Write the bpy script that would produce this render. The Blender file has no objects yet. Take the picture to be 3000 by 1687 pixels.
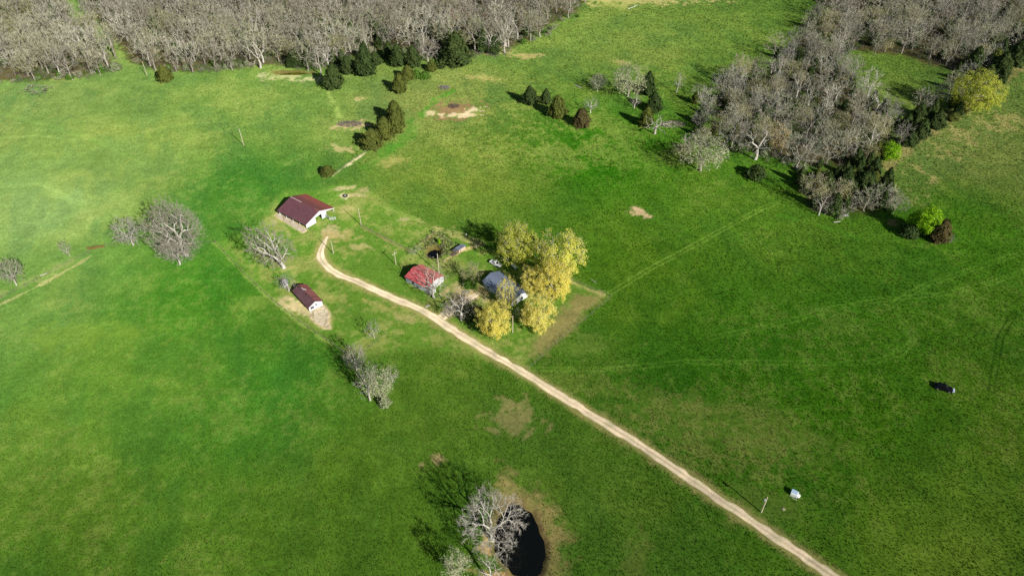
import bpy, math, random
import numpy as np
from math import radians as R, sin, cos, pi

# ------------------------------------------------------------------ camera, sky, sun
S = bpy.context.scene
C = S.collection
CAM_H, PITCH, FPX = 160.0, R(40.6), 2050.0
SUN_EL, SUN_AZ = R(29.0), R(141.8)            # azimuth clockwise from +Y
cam_d = bpy.data.cameras.new('camera'); cam = bpy.data.objects.new('camera', cam_d); C.objects.link(cam)
cam.location = (0, 0, CAM_H); cam.rotation_euler = (pi/2-PITCH, 0, 0)
cam_d.sensor_width = 36.0; cam_d.lens = 36.0*FPX/3000.0; cam_d.clip_start = 1.0; cam_d.clip_end = 8000.0
S.camera = cam
W = bpy.data.worlds.new("World"); S.world = W; W.use_nodes = True
wn = W.node_tree.nodes; wn.clear()
sky = wn.new('ShaderNodeTexSky'); sky.sky_type = 'NISHITA'; sky.sun_disc = False
sky.sun_elevation = SUN_EL; sky.sun_rotation = SUN_AZ; sky.altitude = 200; sky.dust_density = 0.6
bg = wn.new('ShaderNodeBackground'); bg.inputs['Strength'].default_value = 0.05
wo = wn.new('ShaderNodeOutputWorld')
W.node_tree.links.new(sky.outputs[0], bg.inputs[0]); W.node_tree.links.new(bg.outputs[0], wo.inputs[0])
sd = bpy.data.lights.new('sun', 'SUN'); sun = bpy.data.objects.new('sun', sd); C.objects.link(sun)
sd.energy = 4.8; sd.angle = R(0.53); sd.color = (1.0, 0.955, 0.88)
SUNV = (sin(SUN_AZ)*cos(SUN_EL), cos(SUN_AZ)*cos(SUN_EL), sin(SUN_EL))
from mathutils import Vector, Matrix
sun.rotation_euler = Vector(SUNV).to_track_quat('Z', 'Y').to_euler(); sun.location = (100, -100, 300)
S.view_settings.view_transform = 'Standard'; S.view_settings.look = 'None'
S.view_settings.exposure = 0.12; S.view_settings.gamma = 1.0
S.cycles.use_denoising = False
S.cycles.max_bounces = 5; S.cycles.diffuse_bounces = 2; S.cycles.glossy_bounces = 2
S.cycles.transparent_max_bounces = 4; S.cycles.caustics_reflective = False; S.cycles.caustics_refractive = False

rng = np.random.default_rng(7); random.seed(7)

# ------------------------------------------------------------------ surveying helpers
sp, cp = sin(PITCH), cos(PITCH)
PONDS = []                                     # (cx, cy, rx, ry, angle, depth)
def smooth(a, b, x):
    t = np.clip((x-a)/(b-a), 0, 1); return t*t*(3-2*t)
def hz0(x, y):
    return (0.55*np.sin(x/31.0+0.7)*np.cos(y/37.0-0.4)+0.35*np.sin(x/17.0-y/23.0+2.0)+0.22*np.sin(y/12.0+x/41.0))
def hz(x, y):
    h = hz0(x, y)
    for (cx, cy, rx, ry, an, dep, lev) in PONDS:
        dx, dy = x-cx, y-cy
        u = (dx*cos(an)+dy*sin(an))/rx; v = (-dx*sin(an)+dy*cos(an))/ry
        th = np.arctan2(v, u); q = np.sqrt(u*u+v*v)*(1+0.05*np.sin(3*th+1.0)+0.035*np.sin(7*th+0.4)+0.02*np.sin(15*th))
        m = 1-smooth(0.75, 1.75, q)
        h = h*(1-m)+m*(lev+0.35)
        h = h-dep*(1-smooth(0.72, 1.22, q))
    return h
def _flat(px, py, z):
    a = (px-1500.0)/FPX; t = (843.5-py)/FPX
    dy = cp+t*sp; dz = -sp+t*cp
    k = (z-CAM_H)/dz
    return a*k, dy*k
def G(px, py):
    z = 0.0
    for _ in range(4):
        x, y = _flat(px, py, z); z = float(hz(x, y))
    return x, y, z
def topz(gy, py):
    t = (843.5-py)/FPX
    return CAM_H-gy*(sp-t*cp)/(cp+t*sp)
def mpp(y, z=0.0):                              # metres per photo pixel across
    return (y*cp+(CAM_H-z)*sp)/FPX
def srgb(r, g, b, k=1.0):
    f = lambda c: ((c/255.0)/12.92 if c <= 10.3 else ((c/255.0+0.055)/1.055)**2.4)
    return (f(r)*k, f(g)*k, f(b)*k)

# ------------------------------------------------------------------ materials
def new_mat(name):
    m = bpy.data.materials.new(name); m.use_nodes = True
    nt = m.node_tree; b = nt.nodes['Principled BSDF']
    b.inputs['Roughness'].default_value = 0.85
    b.inputs['Specular IOR Level'].default_value = 0.2
    return m, nt, b
def ramp(nt, fac, stops):
    r = nt.nodes.new('ShaderNodeValToRGB'); e = r.color_ramp.elements
    while len(e) < len(stops): e.new(0.5)
    for el, (p, c) in zip(e, stops): el.position = p; el.color = (*c[:3], 1)
    nt.links.new(fac, r.inputs[0]); return r.outputs[0]
def noise_node(nt, scale, detail=4.0, rough=0.6, coord='Object', stretch=None):
    tc = nt.nodes.new('ShaderNodeTexCoord'); n = nt.nodes.new('ShaderNodeTexNoise')
    n.inputs['Scale'].default_value = scale; n.inputs['Detail'].default_value = detail; n.inputs['Roughness'].default_value = rough
    src = tc.outputs[coord]
    if stretch:
        mp = nt.nodes.new('ShaderNodeMapping'); mp.inputs['Scale'].default_value = stretch
        nt.links.new(src, mp.inputs[0]); src = mp.outputs[0]
    nt.links.new(src, n.inputs['Vector']); return n
def mul(nt, a, b, fac=1.0):
    m = nt.nodes.new('ShaderNodeMix'); m.data_type = 'RGBA'; m.blend_type = 'MULTIPLY'
    m.inputs[0].default_value = fac
    nt.links.new(a, m.inputs[6]); nt.links.new(b, m.inputs[7]); return m.outputs[2]
def mottled(name, c1, c2, scale=1.0, rough=0.85, detail=5, spec=0.2, stretch=None, bump=0.0, lo=0.3, hi=0.7):
    m, nt, b = new_mat(name); n = noise_node(nt, scale, detail, 0.65, stretch=stretch)
    nt.links.new(ramp(nt, n.outputs['Fac'], [(lo, c1), (hi, c2)]), b.inputs['Base Color'])
    b.inputs['Roughness'].default_value = rough; b.inputs['Specular IOR Level'].default_value = spec
    if bump:
        bp = nt.nodes.new('ShaderNodeBump'); bp.inputs['Strength'].default_value = bump; bp.inputs['Distance'].default_value = 0.1
        nt.links.new(n.outputs['Fac'], bp.inputs['Height']); nt.links.new(bp.outputs[0], b.inputs['Normal'])
    return m
def tree_mat(name, cols, obj_mix=0.65, rough=0.9, trans=0.0):
    """bark / twig / leaf colour: a spread of real colours, varied per tree and per twig or leaf"""
    m, nt, b = new_mat(name)
    oi = nt.nodes.new('ShaderNodeObjectInfo'); ge = nt.nodes.new('ShaderNodeNewGeometry')
    mx = nt.nodes.new('ShaderNodeMix'); mx.inputs[0].default_value = 1-obj_mix
    nt.links.new(oi.outputs['Random'], mx.inputs[2]); nt.links.new(ge.outputs['Random Per Island'], mx.inputs[3])
    st = [(i/(len(cols)-1), c) for i, c in enumerate(cols)]
    nt.links.new(ramp(nt, mx.outputs[0], st), b.inputs['Base Color'])
    b.inputs['Roughness'].default_value = rough; b.inputs['Specular IOR Level'].default_value = 0.1
    if trans:
        tl = nt.nodes.new('ShaderNodeBsdfTranslucent'); src = b.inputs['Base Color'].links[0].from_socket; nt.links.new(src, tl.inputs['Color'])
        ms = nt.nodes.new('ShaderNodeMixShader'); ms.inputs[0].default_value = trans
        nt.links.new(b.outputs[0], ms.inputs[1]); nt.links.new(tl.outputs[0], ms.inputs[2]); nt.links.new(ms.outputs[0], nt.nodes['Material Output'].inputs[0])
    return m
def attr_mat(name, fine=0.9, lo=(0.62, 0.66, 0.6), hi=(1.35, 1.3, 1.3), bump=0.5, rough_diffuse=True):
    """vertex-attribute albedo broken up by fine procedural noise"""
    m, nt, b = new_mat(name)
    at = nt.nodes.new('ShaderNodeAttribute'); at.attribute_name = 'Col'
    n1 = noise_node(nt, fine, 6, 0.75); n2 = noise_node(nt, fine*0.13, 4, 0.6)
    c = mul(nt, at.outputs['Color'], ramp(nt, n1.outputs['Fac'], [(0.28, lo), (0.72, hi)]))
    c = mul(nt, c, ramp(nt, n2.outputs['Fac'], [(0.3, (0.82, 0.86, 0.8)), (0.7, (1.16, 1.12, 1.15))]))
    bp = nt.nodes.new('ShaderNodeBump'); bp.inputs['Strength'].default_value = bump; bp.inputs['Distance'].default_value = 0.25
    nt.links.new(n1.outputs['Fac'], bp.inputs['Height'])
    nt.nodes.remove(b); d = nt.nodes.new('ShaderNodeBsdfDiffuse'); d.inputs['Roughness'].default_value = 1.0
    nt.links.new(c, d.inputs['Color']); nt.links.new(bp.outputs[0], d.inputs['Normal'])
    nt.links.new(d.outputs[0], nt.nodes['Material Output'].inputs[0])
    return m
def metal_roof(name, c1, c2, ribs=7.0, axis='Y', grad=None):
    """ribbed sheet metal running down the slope, weathered in blotches"""
    m, nt, b = new_mat(name)
    n = noise_node(nt, 0.55, 5, 0.65); n2 = noise_node(nt, 3.0, 3, 0.6, stretch=(0.25, 2.5, 1) if axis == 'Y' else (2.5, 0.25, 1))
    c = ramp(nt, n.outputs['Fac'], [(0.3, c1), (0.7, c2)])
    c = mul(nt, c, ramp(nt, n2.outputs['Fac'], [(0.3, (0.8, 0.78, 0.78)), (0.7, (1.15, 1.12, 1.12))]))
    tc = nt.nodes.new('ShaderNodeTexCoord'); sx = nt.nodes.new('ShaderNodeSeparateXYZ'); nt.links.new(tc.outputs['Object'], sx.inputs[0])
    if grad:
        mr = nt.nodes.new('ShaderNodeMapRange'); mr.inputs[1].default_value = grad[0]; mr.inputs[2].default_value = grad[1]
        nt.links.new(sx.outputs['X'], mr.inputs[0])
        mx = nt.nodes.new('ShaderNodeMix'); mx.data_type = 'RGBA'; nt.links.new(mr.outputs[0], mx.inputs[0])
        nt.links.new(c, mx.inputs[6]); mx.inputs[7].default_value = (*grad[2], 1); c = mx.outputs[2]
    ms = nt.nodes.new('ShaderNodeMath'); ms.operation = 'MULTIPLY'; ms.inputs[1].default_value = ribs
    nt.links.new(sx.outputs[axis], ms.inputs[0])
    sn = nt.nodes.new('ShaderNodeMath'); sn.operation = 'SINE'; nt.links.new(ms.outputs[0], sn.inputs[0])
    bp = nt.nodes.new('ShaderNodeBump'); bp.inputs['Strength'].default_value = 0.35; bp.inputs['Distance'].default_value = 0.06
    nt.links.new(sn.outputs[0], bp.inputs['Height']); nt.links.new(bp.outputs[0], b.inputs['Normal'])
    nt.links.new(c, b.inputs['Base Color']); b.inputs['Roughness'].default_value = 0.55; b.inputs['Specular IOR Level'].default_value = 0.35
    return m

# ------------------------------------------------------------------ mesh helpers
def link(name, me, mat=None, parent=None):
    o = bpy.data.objects.new(name, me); C.objects.link(o)
    if mat is not None: me.materials.append(mat)
    if parent is not None: o.parent = parent
    return o
def tag(o, label=None, cat=None, group=None, kind=None):
    if label: o['label'] = label
    if cat: o['category'] = cat
    if group: o['group'] = group
    if kind: o['kind'] = kind
    return o
def empty(name, loc, rz=0.0):
    o = bpy.data.objects.new(name, None); C.objects.link(o); o.empty_display_size = 0.5
    o.location = loc; o.rotation_euler = (0, 0, rz); return o
def tri_mesh(name, V, T):
    V = np.asarray(V, dtype=np.float32); T = np.asarray(T, dtype=np.int32)
    me = bpy.data.meshes.new(name); me.vertices.add(len(V)); me.vertices.foreach_set('co', V.ravel())
    n = T.shape[1]; me.loops.add(T.size); me.polygons.add(len(T))
    me.loops.foreach_set('vertex_index', T.ravel())
    me.polygons.foreach_set('loop_start', np.arange(len(T), dtype=np.int32)*n)
    me.update(calc_edges=True); me.validate(); return me
def set_col(me, cols):
    a = me.attributes.new('Col', 'FLOAT_COLOR', 'POINT')
    c = np.ones((len(cols), 4), dtype=np.float32); c[:, :3] = cols
    a.data.foreach_set('color', c.ravel())
class MB:
    def __init__(s): s.v = []; s.f = []
    def poly(s, pts):
        i = len(s.v); s.v += [tuple(p) for p in pts]; s.f.append(list(range(i, i+len(pts)))); return s
    def box(s, x0, x1, y0, y1, z0, z1):
        i = len(s.v)
        s.v += [(x, y, z) for z in (z0, z1) for (x, y) in ((x0, y0), (x1, y0), (x1, y1), (x0, y1))]
        for q in ((3, 2, 1, 0), (4, 5, 6, 7), (0, 1, 5, 4), (1, 2, 6, 5), (2, 3, 7, 6), (3, 0, 4, 7)): s.f.append([i+k for k in q])
        return s
    def prism(s, pts, d):
        """extrude a planar polygon by the vector d"""
        i = len(s.v); n = len(pts)
        s.v += [tuple(p) for p in pts]+[(p[0]+d[0], p[1]+d[1], p[2]+d[2]) for p in pts]
        s.f.append([i+k for k in range(n)][::-1]); s.f.append([i+n+k for k in range(n)])
        for k in range(n): k2 = (k+1) % n; s.f.append([i+k, i+k2, i+n+k2, i+n+k])
        return s
    def tube(s, pts, rad, n=6, cap=True):
        i0 = len(s.v); P = [Vector(p) for p in pts]
        for k, p in enumerate(P):
            d = (P[min(k+1, len(P)-1)]-P[max(k-1, 0)])
            d = d.normalized() if d.length > 1e-6 else Vector((0, 0, 1))
            a = d.orthogonal().normalized() if abs(d.z) > 0.95 else d.cross(Vector((0, 0, 1))).normalized()
            b = d.cross(a); r = rad[k] if hasattr(rad, '__len__') else rad
            for j in range(n):
                t = 2*pi*j/n; q = p+a*(r*cos(t))+b*(r*sin(t)); s.v.append((q.x, q.y, q.z))
        for k in range(len(P)-1):
            for j in range(n):
                j2 = (j+1) % n; s.f.append([i0+k*n+j, i0+k*n+j2, i0+(k+1)*n+j2, i0+(k+1)*n+j])
        if cap:
            s.f.append([i0+j for j in range(n)][::-1]); e = i0+(len(P)-1)*n; s.f.append([e+j for j in range(n)])
        return s
    def lathe(s, prof, n=16, axis='z', org=(0, 0, 0)):
        i0 = len(s.v)
        for (r, h) in prof:
            for j in range(n):
                t = 2*pi*j/n; a, b = r*cos(t), r*sin(t)
                q = (a, b, h) if axis == 'z' else ((h, a, b) if axis == 'x' else (a, h, b))
                s.v.append((q[0]+org[0], q[1]+org[1], q[2]+org[2]))
        for k in range(len(prof)-1):
            for j in range(n):
                j2 = (j+1) % n; s.f.append([i0+k*n+j, i0+k*n+j2, i0+(k+1)*n+j2, i0+(k+1)*n+j])
        s.f.append([i0+j for j in range(n)][::-1]); e = i0+(len(prof)-1)*n; s.f.append([e+j for j in range(n)])
        return s
    def build(s, name, mat, parent=None, smooth_=False, bevel=0.0):
        me = bpy.data.meshes.new(name); me.from_pydata(s.v, [], s.f); me.update()
        o = link(name, me, mat, parent)
        if smooth_:
            me.polygons.foreach_set('use_smooth', [True]*len(me.polygons))
        if bevel:
            md = o.modifiers.new('bevel', 'BEVEL'); md.width = bevel; md.segments = 2
        return o

# ------------------------------------------------------------------ numpy noise
def _h(ix, iy, seed):
    n = np.sin(ix*127.1+iy*311.7+seed*74.7)*43758.5453; return n-np.floor(n)
def vnoise(x, y, s, seed=0):
    x = x/s; y = y/s; ix = np.floor(x); iy = np.floor(y); fx = x-ix; fy = y-iy
    fx = fx*fx*(3-2*fx); fy = fy*fy*(3-2*fy)
    a = _h(ix, iy, seed); b = _h(ix+1, iy, seed); c = _h(ix, iy+1, seed); d = _h(ix+1, iy+1, seed)
    return (a*(1-fx)+b*fx)*(1-fy)+(c*(1-fx)+d*fx)*fy
def fbm(x, y, s, oct=4, seed=0):
    t = 0; a = 1; w = 0
    x = x+s*0.35*(vnoise(x+91, y-37, s*0.8, seed+50)-0.5); y = y+s*0.35*(vnoise(x-53, y+71, s*0.8, seed+51)-0.5)
    for k in range(oct):
        x, y = 0.794*x-0.608*y, 0.608*x+0.794*y
        t = t+a*vnoise(x+17*k, y-11*k, s/2**k, seed+k); w += a; a *= 0.6
    return t/w

# ------------------------------------------------------------------ ponds (level, basin) then ground
def pond(cpx, rx, ry, an, dep):
    x, y = _flat(cpx[0], cpx[1], 0.0); lev = float(hz0(x, y))-0.9
    PONDS.append((x, y, rx, ry, an, dep, lev))
pond((1522, 1574), 6.2, 10.3, R(12), 1.5)      # stock pond under the big bare tree
pond((1270, 735), 2.6, 3.0, 0.0, 1.2)          # little garden pond
pond((858, 211), 9.0, 2.6, R(4), 1.0)          # algae pond at the wood's edge

def gpts(px): return np.array([G(*p)[:2] for p in px])
def d_line(x, y, px, world=False):
    P = px if world else gpts(px); d = np.full(x.shape, 1e9)
    for a, b in zip(P[:-1], P[1:]):
        v = b-a; L2 = (v**2).sum()+1e-9
        t = np.clip(((x-a[0])*v[0]+(y-a[1])*v[1])/L2, 0, 1)
        d = np.minimum(d, np.hypot(x-a[0]-t*v[0], y-a[1]-t*v[1]))
    return d
def sd_poly(x, y, px):
    P = gpts(px); d = d_line(x, y, np.vstack([P, P[:1]]), True); ins = np.zeros(x.shape, bool)
    j = len(P)-1
    for i in range(len(P)):
        xi, yi = P[i]; xj, yj = P[j]
        ins ^= ((yi > y) != (yj > y)) & (x < (xj-xi)*(y-yi)/(yj-yi+1e-12)+xi); j = i
    return np.where(ins, -d, d)
def ell(x, y, c, rx, ry, an=0.0):
    """ellipse given in photo pixels -> normalised radius on the ground"""
    gx, gy, _ = G(*c); m = mpp(gy); rX = rx*m; e = G(c[0], c[1]-ry); f = G(c[0], c[1]+ry); rY = abs(e[1]-f[1])/2
    dx, dy = x-gx, y-gy; u = dx*cos(an)+dy*sin(an); v = -dx*sin(an)+dy*cos(an)
    return np.hypot(u/rX, v/rY)

ROAD = [(2760, 1905), (2580, 1785), (2434, 1684), (2166, 1502), (1875, 1304), (1630, 1152), (1490, 1066), (1400, 1012), (1328, 968), (1270, 929), (1215, 900),
        (1165, 879), (1110, 855), (1048, 827), (990, 803), (958, 780), (940, 757), (940, 733), (950, 710), (962, 690)]
SPUR = [(1282, 944), (1306, 922), (1328, 903), (1352, 884), (1385, 868), (1405, 858)]
WOOD_A = [(-60, 236), (60, 240), (130, 235), (240, 225), (322, 203), (336, 190), (272, 118), (212, 55), (182, -10), (-60, -10)]
WOOD_B = [(395, 190), (470, 205), (560, 213), (640, 205), (720, 196), (800, 190), (900, 205), (1000, 195), (1080, 172), (1120, 150), (1260, 168), (1340, 160), (1420, 160),
          (1500, 142), (1560, 112), (1610, 75), (1690, 40), (1735, -10), (236, -10), (268, 45), (326, 112)]
WOOD_C = [(2390, 55), (2330, 115), (2300, 165), (2440, 190), (2500, 150), (2640, 160), (2720, 195), (2800, 215), (2880, 190), (2940, 130), (3060, 60), (3060, -10), (2440, -10)]
WOOD_D = [(2290, 165), (2250, 210), (2160, 235), (2090, 300), (2140, 370), (2140, 435), (2230, 452), (2330, 488), (2450, 490), (2540, 470), (2600, 440), (2640, 380), (2570, 300), (2500, 250), (2470, 190)]
TAIL = [(2365, 500), (2360, 560), (2385, 615), (2450, 636), (2560, 622), (2640, 585), (2580, 520), (2540, 470), (2450, 490)]
CEDAR_STRIP = [(850, 185), (860, 120), (1000, 90), (1500, 50), (1540, 105), (1480, 135), (1260, 160), (1000, 188)]
YARD = [(632, 712), (690, 770), (800, 880), (960, 995), (1010, 1040), (1290, 1020), (1540, 1085), (1640, 985), (1785, 868), (1640, 800), (1400, 712), (1230, 650), (1090, 560), (1000, 540), (900, 560), (830, 560), (760, 660)]

SWARD = [  # grass albedo by region; left points also carry some haze paleness
    ((330, 1120), (0.1287, 0.2659, 0.0318)),   # (108, 150, 52)
    ((330, 470), (0.1918, 0.2885, 0.0609)),   # (140, 172, 86)
    ((1730, 120), (0.1615, 0.2586, 0.0497)),   # (123, 150, 66)
    ((1730, 470), (0.0321, 0.1779, 0.0029)),   # (102, 138, 44)
    ((2330, 970), (0.0417, 0.1621, 0.0084)),   # (64, 102, 25)
    ((2800, 1500), (0.1272, 0.2293, 0.0222)),   # (71, 98, 26)
    ((200, 1550), (0.0692, 0.157, 0.0148)),   # (87, 121, 38)
    ((1000, 1500), (0.0897, 0.1843, 0.0162)),   # (75, 108, 30)
    ((700, 550), (0.0392, 0.166, 0.0162)),   # (91, 144, 52)
    ((1900, 800), (0.0714, 0.1709, 0.0106)),   # (77, 114, 28)
    ((2850, 450), (0.1691, 0.243, 0.0524)),   # (111, 125, 60)
    ((2850, 680), (0.065, 0.1974, 0.0112)),   # (66, 106, 25)
    ((1400, 500), (0.1582, 0.2485, 0.0347)),   # (124, 149, 58)
    ((1050, 900), (0.0499, 0.126, 0.0125)),   # (107, 141, 48)
    ((1330, 1180), (0.0848, 0.179, 0.0178)),   # (83, 116, 35)
    ((1750, 1330), (0.0933, 0.1804, 0.0206)),   # (71, 102, 30)
    ((520, 880), (0.041, 0.1998, 0.0113)),   # (91, 145, 46)
    ((1950, 1200), (0.0204, 0.1221, 0.0043)),   # (83, 106, 35)
    ((1200, 300), (0.1584, 0.2242, 0.0547)),   # (135, 153, 74)
    ((2150, 650), (0.0922, 0.2134, 0.0186)),   # (83, 123, 35)
    ((150, 900), (0.1271, 0.2491, 0.0502)),   # (126, 164, 74)
    ((800, 1150), (0.0473, 0.1945, 0.0173)),   # (76, 129, 40)
    ((60, 300), (0.1378, 0.2344, 0.0585)),   # (136, 166, 87)
    ((900, 330), (0.1392, 0.2474, 0.0487)),   # (124, 158, 72)
    ((2500, 1250), (0.0359, 0.1472, 0.0043)),   # (62, 96, 22)
    ((150, 600), (0.2503, 0.3735, 0.1115)),   # (146, 186, 106) pale grass, with some anti-solar brightening put into its albedo
]
def ground_fields(x, y):
    n1 = fbm(x, y, 70, 4, 1); n2 = fbm(x, y, 18, 4, 5); n3 = fbm(x, y, 4.5, 3, 9); n4 = fbm(x+0.35*y, y*0.25, 6, 3, 21)
    n5 = fbm(x, y, 1.7, 2, 77); n3 = 0.6*n3+0.4*n5
    def un(n, m, d): return np.clip(0.5+(n-m)*d, 0, 1.0)
    n1, n2, n3, n4, n5 = un(n1, 0.5, 1.5), un(n2, 0.5, 1.5), un(n3, 0.5, 1.9), un(n4, 0.5, 1.5), un(n5, 0.5, 1.4)
    def col(c): return np.array(c)[None, :]
    deep, mid, light, straw = srgb(44, 108, 20), srgb(66, 126, 28), srgb(112, 148, 50), srgb(182, 168, 108)
    K = np.zeros((x.size, 3))
    def mixin(c, m):
        nonlocal K
        m = np.clip(m, 0, 1)[:, None]; K = K*(1-m)+col(c)*m
    num = 0; den = 0
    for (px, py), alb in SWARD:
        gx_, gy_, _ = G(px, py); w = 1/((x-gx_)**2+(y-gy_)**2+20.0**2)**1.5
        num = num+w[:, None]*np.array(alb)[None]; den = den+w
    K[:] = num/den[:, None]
    lum = 0.68+0.16*n1+0.16*n2+0.22*n3+0.10*n4
    K *= lum[:, None]
    yl = smooth(0.42, 0.72, n2*0.6+n1*0.4); K *= np.stack([1+0.14*yl, 1+0.03*yl, 1+0.08*yl], 1)
    bl = smooth(0.5, 0.75, 1-n2*0.5-n4*0.5+0.05); K *= np.stack([1-0.12*bl, 1-0.05*bl, 1+0.04*bl], 1)
    dry = smooth(0.52, 0.72, n2*0.35+n3*0.3+n5*0.35)*(0.3+0.7*smooth(0.45, 0.62, n1)); mixin(srgb(168, 162, 96), dry*0.13)
    cen = smooth(1.25, 0.35, ell(x, y, (1560, 400), 420, 130, R(-8))); mixin(srgb(150, 160, 84), cen*smooth(0.4, 0.62, n2*0.4+n5*0.35+n4*0.25)*0.42)
    near = smooth(1.2, 0.3, ell(x, y, (2050, 1250), 500, 160, R(-22))); mixin(srgb(140, 140, 78), near*smooth(0.44, 0.62, n2*0.45+n5*0.55)*0.42)
    # yard turf: short, yellower
    yd = smooth(2.5, -2.5, sd_poly(x, y, YARD)+(n3-0.5)*4); mixin(srgb(112, 150, 56), yd*0.5); mixin(srgb(158, 160, 92), yd*smooth(0.46, 0.68, n3*0.55+n2*0.45)*0.55)
    gr = np.ones(x.shape)                       # how much standing grass
    gr = gr*(1-0.45*yd)
    # fields east
    ea = smooth(3, -6, sd_poly(x, y, [(2560, 490), (2640, 460), (2700, 405), (2990, 205), (3080, 180), (3080, 330), (2900, 430), (2800, 500), (2700, 610), (2600, 600)]))
    mixin(srgb(122, 146, 74), ea*0.35); mixin(srgb(190, 176, 116), ea*smooth(0.5, 0.7, n2*0.35+n4*0.3+n5*0.35)*0.6)
    ed = smooth(5, 1, d_line(x, y, [(3030, 165), (2900, 260), (2780, 345), (2700, 400), (2620, 455), (2600, 490)])+(n3-0.5)*5); mixin(srgb(186, 166, 114), ed*0.55)
    # wood floors
    wd = np.full(x.shape, 1e9)
    for P in (WOOD_A, WOOD_B, WOOD_C, WOOD_D, TAIL): wd = np.minimum(wd, sd_poly(x, y, P))
    wf = smooth(3, -4, wd+(n3-0.5)*6)
    mixin(srgb(56, 68, 32), wf*0.85); mixin(srgb(98, 84, 60), wf*smooth(0.45, 0.62, n2*0.6+n3*0.4)*0.75)
    rust = smooth(1.0, 0.3, ell(x, y, (1340, 60), 260, 60))*wf; mixin(srgb(150, 104, 80), rust*0.6*smooth(0.4, 0.6, n3))
    gr = gr*(1-0.75*wf)
    # bare and worn spots
    spots = [((1330, 318), 66, 24, R(8), (142, 116, 84), .9), ((1352, 338), 50, 5, 0, (212, 198, 160), .8), ((1262, 330), 20, 8, R(20), (205, 190, 150), .8), ((1388, 322), 26, 7, R(30), (214, 200, 165), .75),
             ((1022, 368), 52, 13, R(4), (182, 164, 124), .85), ((1010, 436), 42, 8, 0, (180, 168, 118), .7), ((975, 425), 16, 6, 0, (190, 175, 130), .6), ((1055, 290), 26, 6, R(6), (185, 170, 120), .6),
             ((1872, 622), 29, 12, 0, (190, 168, 130), .95), ((1495, 1225), 80, 45, R(-10), (152, 140, 94), .55), ((1275, 1350), 22, 22, 0, (176, 156, 112), .75), ((1240, 1362), 12, 8, 0, (186, 164, 120), .7),
             ((1372, 868), 60, 32, R(-15), (196, 176, 136), .85), ((1345, 850), 34, 22, 0, (176, 164, 112), .6), ((875, 900), 45, 16, R(-20), (208, 190, 148), .8), ((828, 882), 18, 14, R(-30), (200, 182, 140), .75),
             ((968, 680), 26, 20, R(20), (190, 172, 130), .85), ((1042, 573), 34, 8, R(-6), (196, 178, 136), .75), ((1010, 575), 16, 8, 0, (210, 200, 165), .7), ((1065, 558), 20, 8, 0, (186, 170, 126), .6),
             ((1018, 612), 36, 12, R(10), (180, 168, 118), .6), ((995, 553), 30, 5, R(10), (196, 180, 140), .6), ((1050, 725), 30, 8, R(-25), (184, 170, 118), .65), ((1000, 690), 40, 16, 0, (178, 162, 108), .5),
             ((830, 620), 20, 14, R(-30), (192, 176, 132), .7), ((800, 648), 26, 10, R(-40), (186, 172, 126), .55), ((1185, 645), 14, 8, 0, (186, 170, 130), .6), ((1150, 470), 60, 16, R(10), (176, 164, 100), .5),
             ((1420, 1594), 17, 30, R(5), (206, 176, 126), .9), ((1450, 1686), 50, 16, 0, (208, 172, 120), .8), ((2610, 650), 20, 9, 0, (168, 140, 92), .8), ((1550, 165), 40, 8, R(4), (182, 164, 112), .6),
             ((1810, 180), 30, 8, R(-20), (176, 160, 106), .55), ((1420, 230), 60, 10, R(-18), (184, 168, 112), .45), ((1880, 2), 180, 14, 0, (190, 178, 120), .6), ((1800, 10), 60, 20, 0, (170, 168, 100), .5),
             ((920, 232), 60, 6, R(3), (190, 186, 140), .6), ((830, 222), 60, 8, 0, (186, 184, 136), .6), ((1440, 150), 70, 10, 0, (170, 160, 110), .5), ((1315, 780), 40, 26, 0, (150, 148, 92), .5), ((1273, 725), 44, 42, 0, (146, 150, 84), .6),
             ((1272, 735), 24, 22, 0, (150, 128, 80), .7), ((960, 870), 30, 12, R(-20), (168, 164, 96), .5), ((1120, 900), 50, 10, R(-30), (172, 162, 100), .55), ((1190, 930), 40, 10, R(-20), (190, 172, 120), .5),
             ((735, 890), 60, 20, R(10), (126, 150, 66), .5), ((250, 985), 170, 40, 0, (118, 148, 56), .5), ((2150, 400), 60, 30, 0, (110, 112, 60), .4), ((1990, 460), 80, 20, 0, (126, 134, 70), .4),
             ((1860, 1640), 40, 90, R(-8), (126, 130, 66), .3), ((1700, 1010), 120, 30, 0, (112, 132, 60), .4), ((2100, 1240), 300, 70, R(-20), (104, 126, 52), .45), ((2230, 1500), 120, 60, 0, (106, 124, 56), .4)]
    for c, rx, ry, an, cl, st in spots:
        q = ell(x, y, c, rx, ry, an); mk = smooth(1.22, 0.55, q+(n3-0.5)*1.5+(n5-0.5)*0.5+(n2-0.5)*0.4)*st
        mixin(srgb(*cl), mk); gr = gr*(1-mk*0.9)
    # mown strip east of the yellow trees, with a browner middle
    st = smooth(2, -3, sd_poly(x, y, [(1690, 860), (1770, 868), (1660, 985), (1600, 1040), (1545, 1050), (1570, 985)])+(n3-0.5)*5); mixin(srgb(146, 130, 88), st*0.75); gr = gr*(1-0.7*st)
    # muddy banks of the big stock pond
    cx, cy, rx, ry, an, _, _ = PONDS[0]; dx, dy = x-cx, y-cy
    q = np.hypot((dx*cos(an)+dy*sin(an))/rx, (-dx*sin(an)+dy*cos(an))/ry)
    ring = smooth(2.1, 1.2, q+(n3-0.5)*0.9+(n5-0.5)*0.4)*smooth(-0.7, 0.15, (dx/rx*0.8+dy/ry*0.5)); mixin(srgb(168, 146, 100), ring*(0.45+0.5*n5)); gr = gr*(1-0.35*ring)
    ring = smooth(1.25, 1.05, q+(n3-0.5)*0.4); mixin(srgb(128, 106, 70), ring*0.7); gr = gr*(1-smooth(1.25, 1.02, q))
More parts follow.
